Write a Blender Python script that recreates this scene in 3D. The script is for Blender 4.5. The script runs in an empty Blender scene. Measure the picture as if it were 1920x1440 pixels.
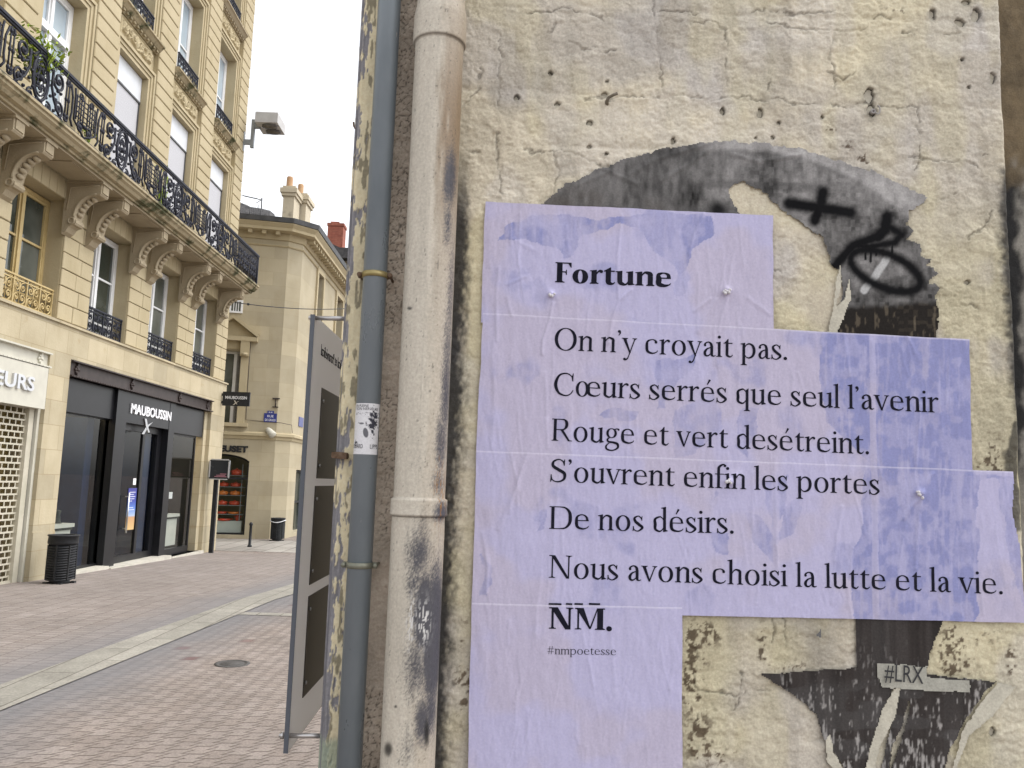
import bpy, bmesh, math, random
import numpy as np
from mathutils import Vector
random.seed(4)
SC = bpy.context.scene
R_ = math.radians
# ------------------------------------------------------------------ camera
FPX = 1532.0                       # focal length in pixels of a 1920 x 1440 frame
yv = np.array([-30., -188., -FPX]); zv = np.array([390., 12420., -FPX])
yv /= np.linalg.norm(yv); zv -= yv * zv.dot(yv); zv /= np.linalg.norm(zv); xv = np.cross(yv, zv)
ROT = np.array([xv, yv, zv])       # world axes seen from the camera
EYE = np.array([0., 0., 1.5])
cam = bpy.data.cameras.new('camera'); camo = bpy.data.objects.new('camera', cam); SC.collection.objects.link(camo)
cam.sensor_width = 36.0; cam.lens = 36.0 * FPX / 1920.0; cam.clip_end = 2000; cam.clip_start = .05
from mathutils import Matrix
camo.matrix_world = Matrix([[*ROT[0], 0], [*ROT[1], 0], [*ROT[2], 1.5], [0, 0, 0, 1]])
SC.camera = camo
# ------------------------------------------------------------------ overcast daylight
SUN_EL, SUN_AZ = 58.0, 86.0       # azimuth clockwise from +y
w = bpy.data.worlds.new('World'); SC.world = w; w.use_nodes = True
nt = w.node_tree; bg = nt.nodes['Background']
sky = nt.nodes.new('ShaderNodeTexSky'); sky.sky_type = 'NISHITA'; sky.sun_disc = False
sky.sun_elevation = R_(SUN_EL); sky.sun_rotation = R_(SUN_AZ); sky.air_density = 1.0; sky.dust_density = 2.5; sky.ozone_density = 1.0
hs = nt.nodes.new('ShaderNodeHueSaturation'); hs.inputs['Saturation'].default_value = .12; hs.inputs['Value'].default_value = 1.0
nt.links.new(sky.outputs[0], hs.inputs['Color']); nt.links.new(hs.outputs[0], bg.inputs[0]); bg.inputs[1].default_value = .15
sl = bpy.data.lights.new('sun', 'SUN'); slo = bpy.data.objects.new('sun', sl); SC.collection.objects.link(slo)
sl.energy = .4; sl.angle = R_(25); sl.color = (1, .965, .90)
sd = Vector((math.sin(R_(SUN_AZ)) * math.cos(R_(SUN_EL)), math.cos(R_(SUN_AZ)) * math.cos(R_(SUN_EL)), math.sin(R_(SUN_EL))))
slo.rotation_euler = sd.to_track_quat('Z', 'Y').to_euler(); slo.location = (0, 0, 20)
vs = SC.view_settings; vs.view_transform = 'Standard'; vs.look = 'None'; vs.gamma = 1; vs.exposure = 1.28
SC.cycles.max_bounces = 6

# ------------------------------------------------------------------ surveying helpers (a sight line meets a known plane)
def sight(px, py): return ROT @ np.array([px - 960., -(py - 720.), -FPX])
def onx(px, py, x): d = sight(px, py); return EYE + d * ((x - EYE[0]) / d[0])
def ony(px, py, y): d = sight(px, py); return EYE + d * ((y - EYE[1]) / d[1])
def onz(px, py, z): d = sight(px, py); return EYE + d * ((z - EYE[2]) / d[2])
def onp(px, py, p0, n): d = sight(px, py); n = np.array(n, float); return EYE + d * (np.dot(np.array(p0) - EYE, n) / np.dot(d, n))
def seen(X, Y, Z):
    c = np.tensordot(np.stack([X - EYE[0], Y - EYE[1], Z - EYE[2]], -1), ROT, axes=([-1], [0]))
    return 960 + FPX * c[..., 0] / -c[..., 2], 720 - FPX * c[..., 1] / -c[..., 2]

# ------------------------------------------------------------------ object helpers
ORIGIN = {}
def tag(o, label=None, cat=None, group=None, kind=None):
    if label: o['label'] = label
    if cat: o['category'] = cat
    if group: o['group'] = group
    if kind: o['kind'] = kind
    return o
def thing(name, loc, label, cat, group=None):
    o = bpy.data.objects.new(name, None); SC.collection.objects.link(o); o.location = loc; o.empty_display_size = .1
    ORIGIN[o] = np.array(loc, float); return tag(o, label, cat, group)
def link_mesh(name, me, mat, parent=None):
    o = bpy.data.objects.new(name, me); SC.collection.objects.link(o)
    if mat is not None and not me.materials: me.materials.append(mat)
    if parent is not None: o.parent = parent; ORIGIN[o] = ORIGIN[parent]
    return o
def copy_tree(o, parent=None, off=None):
    c = o.copy(); SC.collection.objects.link(c)
    if parent is not None: c.parent = parent
    if off is not None: c.location = Vector(o.location) + Vector(off)
    if o in ORIGIN: ORIGIN[c] = ORIGIN[o]
    for ch in list(o.children):
        if ch is not c: copy_tree(ch, c)
    return c

class MB:
    """collects geometry in world coordinates, then links it as ONE mesh object"""
    def __init__(s): s.v, s.f, s.m, s.sm = [], [], [], []
    def add(s, V, F, mi=0, smooth=False):
        b = len(s.v); s.v.extend([tuple(map(float, p)) for p in V])
        for f in F: s.f.append([b + i for i in f]); s.m.append(mi); s.sm.append(smooth)
        return s
    def box(s, x0, x1, y0, y1, z0, z1, mi=0):
        x0, x1 = min(x0, x1), max(x0, x1); y0, y1 = min(y0, y1), max(y0, y1); z0, z1 = min(z0, z1), max(z0, z1)
        return s.add([(x0, y0, z0), (x1, y0, z0), (x1, y1, z0), (x0, y1, z0), (x0, y0, z1), (x1, y0, z1), (x1, y1, z1), (x0, y1, z1)],
                     [(0, 3, 2, 1), (4, 5, 6, 7), (0, 1, 5, 4), (1, 2, 6, 5), (2, 3, 7, 6), (3, 0, 4, 7)], mi)
    def cbox(s, x0, x1, y0, y1, z0, z1, c=.01, mi=0):
        """box with chamfered edges on its +x face (a dressed stone set in a facade)"""
        return s.add([(x0, y0, z0), (x0, y1, z0), (x0, y1, z1), (x0, y0, z1), (x1 - c, y0, z0), (x1 - c, y1, z0), (x1 - c, y1, z1), (x1 - c, y0, z1),
                      (x1, y0 + c, z0 + c), (x1, y1 - c, z0 + c), (x1, y1 - c, z1 - c), (x1, y0 + c, z1 - c)],
                     [(0, 4, 5, 1), (1, 5, 6, 2), (2, 6, 7, 3), (3, 7, 4, 0), (4, 8, 9, 5), (5, 9, 10, 6), (6, 10, 11, 7), (7, 11, 8, 4), (8, 11, 10, 9), (0, 1, 2, 3)], mi)
    def obox(s, o, u, v, wv, mi=0):
        """box from corner o with edge vectors u, v, w"""
        o, u, v, wv = [np.array(a, float) for a in (o, u, v, wv)]
        P = [o, o + u, o + u + v, o + v]; P += [p + wv for p in P]
        return s.add(P, [(0, 3, 2, 1), (4, 5, 6, 7), (0, 1, 5, 4), (1, 2, 6, 5), (2, 3, 7, 6), (3, 0, 4, 7)], mi)
    def prism(s, poly, vec, mi=0, smooth=False):
        """extrude a closed 3-D polygon along vec"""
        P = [np.array(p, float) for p in poly]; n = len(P); vec = np.array(vec, float)
        return s.add(P + [p + vec for p in P], [list(range(n))[::-1], list(range(n, 2 * n))] + [(i, (i + 1) % n, n + (i + 1) % n, n + i) for i in range(n)], mi, smooth)
    def tube(s, path, r, n=6, mi=0, closed=False, cap=True, flat=1.0):
        P = [np.array(p, float) for p in path]; m = len(P); V = []
        rr = r if hasattr(r, '__len__') else [r] * m
        ref = None
        for i in range(m):
            if closed: t = P[(i + 1) % m] - P[i - 1]
            else: t = P[min(i + 1, m - 1)] - P[max(i - 1, 0)]
            t = t / (np.linalg.norm(t) + 1e-12)
            if ref is None:
                ref = np.array([0, 0, 1.]) if abs(t[2]) < .9 else np.array([1., 0, 0])
            a = np.cross(t, ref); a /= np.linalg.norm(a) + 1e-12; b = np.cross(a, t); ref = b
            for k in range(n):
                q = 2 * math.pi * (k + .5) / n; V.append(P[i] + rr[i] * (math.cos(q) * a + math.sin(q) * b * flat))
        F = []
        for i in range(m if closed else m - 1):
            j = (i + 1) % m
            for k in range(n): F.append((i * n + k, i * n + (k + 1) % n, j * n + (k + 1) % n, j * n + k))
        if not closed and cap: F += [list(range(n))[::-1], [(m - 1) * n + k for k in range(n)]]
        return s.add(V, F, mi, True)
    def lathe(s, prof, c, n=24, axis=2, mi=0, smooth=True):
        V = []
        for r, h in prof:
            for k in range(n):
                q = 2 * math.pi * k / n; p = [r * math.cos(q), r * math.sin(q), h]
                if axis == 0: p = [h, p[0], p[1]]
                if axis == 1: p = [p[0], h, p[1]]
                V.append((c[0] + p[0], c[1] + p[1], c[2] + p[2]))
        F = []
        for i in range(len(prof) - 1):
            for k in range(n): F.append((i * n + k, i * n + (k + 1) % n, (i + 1) * n + (k + 1) % n, (i + 1) * n + k))
        if prof[0][0] > 1e-6: F.append(list(range(n))[::-1])
        if prof[-1][0] > 1e-6: F.append([(len(prof) - 1) * n + k for k in range(n)])
        return s.add(V, F, mi, smooth)
    def profile(s, prof, y0, y1, mi=0):
        """a moulding: closed (x, z) profile run from y0 to y1"""
        return s.prism([(p[0], y0, p[1]) for p in prof], (0, y1 - y0, 0), mi)
    def sphere(s, c, r, n=12, m=8, mi=0, sc=(1, 1, 1)):
        prof = [(r * math.sin(math.pi * i / m), -r * math.cos(math.pi * i / m)) for i in range(m + 1)]
        V = []
        for a, h in prof:
            for k in range(n):
                q = 2 * math.pi * k / n; V.append((c[0] + a * math.cos(q) * sc[0], c[1] + a * math.sin(q) * sc[1], c[2] + h * sc[2]))
        return s.add(V, [(i * n + k, i * n + (k + 1) % n, (i + 1) * n + (k + 1) % n, (i + 1) * n + k) for i in range(m) for k in range(n)], mi, True)
    def build(s, name, mat, parent=None):
        me = bpy.data.meshes.new(name); o0 = ORIGIN[parent] if parent is not None else np.zeros(3)
        me.from_pydata([tuple(np.array(p) - o0) for p in s.v], [], s.f)
        mats = mat if isinstance(mat, (list, tuple)) else [mat]
        for mm in mats: me.materials.append(mm)
        me.polygons.foreach_set('material_index', s.m); me.polygons.foreach_set('use_smooth', s.sm)
        bm = bmesh.new(); bm.from_mesh(me); bmesh.ops.recalc_face_normals(bm, faces=bm.faces); bm.to_mesh(me); bm.free()
        me.update(); return link_mesh(name, me, None, parent)

def sans(txt, size, mat, name, parent, o, u, v, depth=.004, width=None, bold=0.0):
    """raised sans-serif lettering: o = baseline start, u = reading direction, v = up (unit vectors)"""
    cu = bpy.data.curves.new(name, 'FONT'); cu.body = txt; cu.size = size; cu.offset = bold; cu.resolution_u = 3
    ob = bpy.data.objects.new(name, cu); SC.collection.objects.link(ob); bpy.context.view_layer.update()
    me0 = bpy.data.meshes.new_from_object(ob.evaluated_get(bpy.context.evaluated_depsgraph_get()))
    V = np.array([p.co[:] for p in me0.vertices]); F = [list(p.vertices) for p in me0.polygons]
    bpy.data.objects.remove(ob); bpy.data.curves.remove(cu); bpy.data.meshes.remove(me0)
    if width: V[:, 0] *= width / (V[:, 0].max() - V[:, 0].min())
    V[:, 0] -= V[:, 0].min()
    o, u, v = [np.array(a, float) for a in (o, u, v)]; n = np.cross(u, v)
    A = o + V[:, :1] * u + V[:, 1:2] * v
    edges = {}
    for f in F:
        for i in range(len(f)):
            e = (f[i], f[(i + 1) % len(f)]); edges[e] = 1
    m = len(A); mb = MB()
    side = [(a, b, b + m, a + m) for (a, b) in edges if (b, a) not in edges]
    mb.add(list(A + n * depth) + list(A + n * .0005), [f for f in F] + side)
    return mb.build(name, mat, parent)

# ------------------------------------------------------------------ numpy noise and dense relief meshes
def vnoise(u, v, seed=0):
    rs = np.random.RandomState(seed); L = rs.rand(256, 256)
    iu = np.floor(u).astype(int); iv = np.floor(v).astype(int); fu = u - iu; fv = v - iv
    fu = fu * fu * fu * (fu * (fu * 6 - 15) + 10); fv = fv * fv * fv * (fv * (fv * 6 - 15) + 10)
    a = L[iu % 256, iv % 256]; b = L[(iu + 1) % 256, iv % 256]; c = L[iu % 256, (iv + 1) % 256]; d = L[(iu + 1) % 256, (iv + 1) % 256]
    return (a * (1 - fu) + b * fu) * (1 - fv) + (c * (1 - fu) + d * fu) * fv
def fbm(u, v, oct=4, seed=0, gain=.5):
    s, a, t = 0, 1., 0
    for i in range(oct): s = s + a * vnoise(u * 2 ** i, v * 2 ** i, seed + i); t += a; a *= gain
    return s / t
def sstep(a, b, x): t = np.clip((x - a) / (b - a), 0, 1); return t * t * (3 - 2 * t)
def cells(u, v, seed=0):
    """distance to nearest cell border (Voronoi crack pattern)"""
    rs = np.random.RandomState(seed); J = rs.rand(256, 256, 2); iu = np.floor(u).astype(int); iv = np.floor(v).astype(int)
    d1 = np.full(u.shape, 9.); d2 = np.full(u.shape, 9.)
    for a in (-1, 0, 1):
        for b in (-1, 0, 1):
            p = J[(iu + a) % 256, (iv + b) % 256]; d = np.hypot(iu + a + p[..., 0] - u, iv + b + p[..., 1] - v)
            d2 = np.where(d < d1, d1, np.minimum(d2, d)); d1 = np.minimum(d1, d)
    return d2 - d1
def seg_dist(X, Y, pts):
    D = np.full(X.shape, 1e9)
    for (x0, y0), (x1, y1) in zip(pts[:-1], pts[1:]):
        dx, dy = x1 - x0, y1 - y0; t = np.clip(((X - x0) * dx + (Y - y0) * dy) / (dx * dx + dy * dy + 1e-9), 0, 1)
        D = np.minimum(D, np.hypot(X - x0 - t * dx, Y - y0 - t * dy))
    return D
def inside(X, Y, poly):
    r = np.zeros(X.shape, bool); n = len(poly)
    for i in range(n):
        x0, y0 = poly[i]; x1, y1 = poly[(i + 1) % n]
        if y0 == y1: continue
        c = (Y < y0) != (Y < y1); r ^= c & (X < (x1 - x0) * (Y - y0) / (y1 - y0) + x0)
    return r
def lin(r, g, b):
    f = lambda c: (c / 255 / 12.92) if c / 255 <= .04045 else ((c / 255 + .055) / 1.055) ** 2.4
    return np.array([f(r), f(g), f(b)])
def relief(name, X, Y, Z, col, mat, parent=None, keep=None, flip=False):
    n, m = X.shape; o0 = ORIGIN[parent] if parent is not None else np.zeros(3)
    co = np.stack([X, Y, Z], -1).reshape(-1, 3) - o0
    I = np.arange(n * m).reshape(n, m); Q = np.stack([I[:-1, :-1], I[:-1, 1:], I[1:, 1:], I[1:, :-1]], -1)
    if flip: Q = Q[..., ::-1]
    if keep is not None: Q = Q[keep[:-1, :-1] & keep[1:, 1:] & keep[:-1, 1:] & keep[1:, :-1]]
    Q = Q.reshape(-1, 4); C = np.concatenate([np.clip(col, 0, 1), np.ones(col.shape[:2] + (1,))], -1).reshape(-1, 4)
    used = np.zeros(n * m, bool); used[Q.ravel()] = True; re = np.cumsum(used) - 1; Q = re[Q]; co = co[used]; C = C[used]
    me = bpy.data.meshes.new(name); me.vertices.add(len(co)); me.vertices.foreach_set('co', co.ravel().astype(np.float32))
    me.loops.add(Q.size); me.loops.foreach_set('vertex_index', Q.ravel().astype(np.int32)); me.polygons.add(len(Q))
    me.polygons.foreach_set('loop_start', (np.arange(len(Q)) * 4).astype(np.int32))
    me.polygons.foreach_set('use_smooth', np.ones(len(Q), bool)); me.update(calc_edges=True)
    a = me.color_attributes.new('col', 'FLOAT_COLOR', 'POINT'); a.data.foreach_set('color', C.ravel().astype(np.float32))
    return link_mesh(name, me, mat, parent)

# ------------------------------------------------------------------ materials
def mat(name, c1, c2=None, scale=6, detail=6, lo=.35, hi=.65, rough=.8, rvar=0, bump=0, bscale=60, metal=0, spec=.35, stretch=(1, 1, 1), speck=None, brick=None, attr=None, moss=None, coat=0, streak=None):
    m = bpy.data.materials.new(name); m.use_nodes = True; n = m.node_tree.nodes; L = m.node_tree.links; b = n['Principled BSDF']
    b.inputs['Roughness'].default_value = rough; b.inputs['Metallic'].default_value = metal; b.inputs['Specular IOR Level'].default_value = spec
    if coat: b.inputs['Coat Weight'].default_value = coat; b.inputs['Coat Roughness'].default_value = .08
    tc = n.new('ShaderNodeTexCoord'); mp = n.new('ShaderNodeMapping'); mp.inputs['Scale'].default_value = stretch; L.new(tc.outputs['Object'], mp.inputs['Vector'])
    def mix(fac, a, c, mode='MIX'):
        x = n.new('ShaderNodeMix'); x.data_type = 'RGBA'; x.blend_type = mode
        for s_, val in (('Factor', fac), ('A', a), ('B', c)):
            sock = x.inputs[0] if s_ == 'Factor' else x.inputs[6 if s_ == 'A' else 7]
            if hasattr(val, 'is_linked'): L.new(val, sock)
            elif s_ == 'Factor': sock.default_value = val
            else: sock.default_value = (*val, 1)
        return x.outputs[2]
    def noise(sc, det=6, vec=None, rgh=.6):
        t = n.new('ShaderNodeTexNoise'); t.inputs['Scale'].default_value = sc; t.inputs['Detail'].default_value = det; t.inputs['Roughness'].default_value = rgh; L.new(vec or mp.outputs[0], t.inputs['Vector']); return t.outputs[0]
    def ramp(v, lo, hi):
        t = n.new('ShaderNodeMapRange'); t.inputs[1].default_value = lo; t.inputs[2].default_value = hi; L.new(v, t.inputs[0]); return t.outputs[0]
    if attr:
        at = n.new('ShaderNodeAttribute'); at.attribute_name = attr; col = at.outputs['Color']
        g = noise(scale, 5); col = mix(.5 if c2 is None else c2, col, mix(ramp(g, .3, .7), (.35, .35, .35), (.65, .65, .65)), 'OVERLAY')
    else:
        col = (*c1,)
        if c2 is not None: col = mix(ramp(noise(scale, detail), lo, hi), c1, c2)
        else:
            col = mix(0.0, c1, c1)
    if brick:      # (axes, width, height, mortar, tone variation, joint colour)
        ax, bw, bh, mo, var, jc = brick
        sx = n.new('ShaderNodeSeparateXYZ'); cb = n.new('ShaderNodeCombineXYZ'); L.new(tc.outputs['Object'], sx.inputs[0])
        L.new(sx.outputs[ax[0]], cb.inputs[0]); L.new(sx.outputs[ax[1]], cb.inputs[1])
        bt = n.new('ShaderNodeTexBrick'); bt.inputs['Scale'].default_value = 1; bt.inputs['Brick Width'].default_value = bw; bt.inputs['Row Height'].default_value = bh; bt.inputs['Mortar Size'].default_value = mo
        bt.inputs['Color1'].default_value = (.5 - var, .5 - var, .5 - var, 1); bt.inputs['Color2'].default_value = (.5 + var, .5 + var * .9, .5 + var * .7, 1); bt.inputs['Mortar'].default_value = (*jc, 1)
        bt.inputs['Mortar Smooth'].default_value = .3; bt.inputs['Bias'].default_value = 0
        L.new(cb.outputs[0], bt.inputs['Vector']); col = mix(.9, col, bt.outputs[0], 'OVERLAY')
    if streak:     # rain streaks running down: (colour, amount)
        mp2 = n.new('ShaderNodeMapping'); mp2.inputs['Scale'].default_value = (2.2, 2.2, .5); L.new(tc.outputs['Object'], mp2.inputs[0])
        col = mix(ramp(noise(2.2, 5, mp2.outputs[0]), .52, .52 + .3 / streak[1]), col, mix(1.0, col, streak[0], 'MULTIPLY'))
    if moss:       # (colour, lo, hi, scale)
        col = mix(ramp(noise(moss[3], 7), moss[1], moss[2]), col, moss[0])
    if speck: col = mix(ramp(noise(speck[1], 3), speck[2], speck[2] + .06), col, speck[0])
    L.new(col, b.inputs['Base Color'])
    if rvar:
        mr = n.new('ShaderNodeMapRange'); L.new(noise(scale * 2.3, 5), mr.inputs[0]); mr.inputs[1].default_value = .3; mr.inputs[2].default_value = .7; mr.inputs[3].default_value = max(rough - rvar, .02); mr.inputs[4].default_value = min(rough + rvar, 1); L.new(mr.outputs[0], b.inputs['Roughness'])
    if bump:
        bp = n.new('ShaderNodeBump'); bp.inputs['Strength'].default_value = 1; bp.inputs['Distance'].default_value = bump
        L.new(noise(bscale, 6), bp.inputs['Height']); L.new(bp.outputs[0], b.inputs['Normal'])
    return m
STONE = mat('limestone', (.395, .330, .205), (.465, .395, .26), 1.3, 8, .3, .7, .88, bump=.004, bscale=26, streak=((.80, .75, .66), .5), speck=((.36, .27, .14), 30, .70))
STONE_GF = mat('limestone_blocks', (.385, .328, .22), (.47, .41, .29), 1.6, 8, .3, .7, .88, bump=.004, bscale=26, brick=((1, 2), .62, .36, .006, .07, (.38, .36, .32)), streak=((.82, .77, .68), .5), moss=((.34, .25, .13), .63, .8, 2.4))
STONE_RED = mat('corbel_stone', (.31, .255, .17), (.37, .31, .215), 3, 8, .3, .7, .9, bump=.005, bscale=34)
MOSSY = mat('mossy_ledge_stone', (.31, .255, .16), (.40, .335, .22), 2.2, 8, .3, .7, .92, bump=.008, bscale=22, moss=((.060, .062, .026), .50, .62, 2.6))
FARSTONE = mat('pale_limestone', (.37, .32, .22), (.45, .395, .285), 1.1, 8, .3, .7, .9, bump=.003, bscale=20, brick=((0, 2), .72, .40, .004, .05, (.42, .41, .38)), streak=((.86, .81, .72), .45), moss=((.40, .30, .16), .64, .85, 1.3))
IRON = mat('painted_wrought_iron', (.010, .011, .019), (.022, .024, .038), 20, rough=.6, spec=.3)
IRON_BROWN = mat('brown_painted_steel', (.035, .024, .022), (.05, .036, .032), 8, rough=.5)
TAN_PAINT = mat('tan_painted_wood', (.44, .33, .15), (.50, .39, .19), 6, rough=.55)
WHITE_PAINT = mat('white_painted_wood', (.72, .73, .74), (.80, .80, .80), 5, rough=.45)
SHUTTER = mat('white_roller_blind', (.58, .60, .635), (.64, .66, .69), 3, rough=.6, bump=.002, bscale=90)
SHUTTER_MESH = mat('grey_woven_blind', (.42, .42, .445), (.52, .52, .545), 160, 2, rough=.75, bump=.004, bscale=160)
GLASS_DARK = mat('dark_window_glass', (.028, .036, .030), (.13, .14, .125), .9, 3, .36, .66, rough=.04, spec=.6)
GLASS_SKY = mat('sky_painted_glass', (.35, .43, .50), (.42, .49, .54), 1, rough=.03, spec=.6)  # pale blue sky reflection painted into the glass colour
BLACK_LAC = mat('black_lacquer', (.006, .006, .008), (.010, .010, .012), 4, rough=.35, spec=.35)
BLACK_MAT = mat('matt_black_metal', (.010, .011, .013), (.020, .021, .024), 14, rough=.5, spec=.35)
NAVY = mat('navy_velvet_panel', (.008, .019, .055), (.013, .028, .075), 5, rough=.6)
SILVER = mat('brushed_silver', (.62, .62, .64), None, rough=.28, metal=1)
WHITE_LETTER = mat('white_letter_acrylic', (.80, .80, .82), None, rough=.35)
CREAM_PAINT = mat('cream_painted_steel', (.50, .48, .41), (.56, .54, .46), 4, rough=.5, bump=.001, bscale=60)
SLATE = mat('dark_roof_slate', (.035, .034, .036), (.085, .08, .08), 7, rough=.75, bump=.02, bscale=18)
ZINC = mat('zinc_gutter', (.065, .068, .073), (.10, .102, .107), 6, rough=.55, metal=.2)
BRICK = mat('red_chimney_brick', (.26, .085, .06), (.34, .13, .09), 6, rough=.9, bump=.01, bscale=40, brick=((0, 2), .24, .085, .012, .10, (.5, .46, .42)))
TERRA = mat('terracotta_pot', (.40, .23, .12), (.46, .30, .17), 5, rough=.85)
def frosted(name, c, tr):
    m = bpy.data.materials.new(name); m.use_nodes = True; n = m.node_tree.nodes; L = m.node_tree.links; n.clear()
    o = n.new('ShaderNodeOutputMaterial'); mx = n.new('ShaderNodeMixShader'); mx2 = n.new('ShaderNodeMixShader'); t = n.new('ShaderNodeBsdfTranslucent'); d = n.new('ShaderNodeBsdfDiffuse'); g = n.new('ShaderNodeBsdfGlossy')
    t.inputs[0].default_value = (*c, 1); d.inputs[0].default_value = (*c, 1); g.inputs['Roughness'].default_value = .25; g.inputs[0].default_value = (.6, .6, .6, 1); mx.inputs[0].default_value = tr; mx2.inputs[0].default_value = .08
    L.new(d.outputs[0], mx.inputs[1]); L.new(t.outputs[0], mx.inputs[2]); L.new(mx.outputs[0], mx2.inputs[1]); L.new(g.outputs[0], mx2.inputs[2]); L.new(mx2.outputs[0], o.inputs[0]); return m
def clear_glass(name, tint, ior=.5):
    m = bpy.data.materials.new(name); m.use_nodes = True; n = m.node_tree.nodes; L = m.node_tree.links; n.clear()
    o = n.new('ShaderNodeOutputMaterial'); mx = n.new('ShaderNodeMixShader'); t = n.new('ShaderNodeBsdfTransparent'); g = n.new('ShaderNodeBsdfGlossy'); f = n.new('ShaderNodeLayerWeight'); pw = n.new('ShaderNodeMath'); pw.operation = 'POWER'; pw.inputs[1].default_value = 3.6; ma = n.new('ShaderNodeMath'); ma.operation = 'MULTIPLY_ADD'; ma.inputs[1].default_value = ior; ma.inputs[2].default_value = .035
    t.inputs[0].default_value = (*tint, 1); g.inputs['Roughness'].default_value = .015; g.inputs[0].default_value = (.9, .9, .9, 1); f.inputs[0].default_value = .5
    L.new(f.outputs['Facing'], pw.inputs[0]); L.new(pw.outputs[0], ma.inputs[0]); L.new(ma.outputs[0], mx.inputs[0]); L.new(t.outputs[0], mx.inputs[1]); L.new(g.outputs[0], mx.inputs[2]); L.new(mx.outputs[0], o.inputs[0]); return m
SHOP_GLASS = clear_glass('shop_window_glass', (.80, .83, .81), .45)
# ---------------------------------------------------------------- serif lettering drawn as strokes
def _cat(pts, n=9):
    """Catmull-Rom through (x, y, w) points"""
    P = np.array(pts, float)
    if len(P) < 3:
        t = np.linspace(0, 1, n)[:, None]
        return P[0] * (1 - t) + P[-1] * t
    Q = np.vstack([2 * P[0] - P[1], P, 2 * P[-1] - P[-2]])
    out = []
    for i in range(1, len(Q) - 2):
        p0, p1, p2, p3 = Q[i - 1:i + 3]
        for t in np.linspace(0, 1, n, endpoint=(i == len(Q) - 3)):
            out.append(.5 * ((2 * p1) + (-p0 + p2) * t + (2 * p0 - 5 * p1 + 4 * p2 - p3) * t * t + (-p0 + 3 * p1 - 3 * p2 + p3) * t ** 3))
    return np.array(out)

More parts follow.
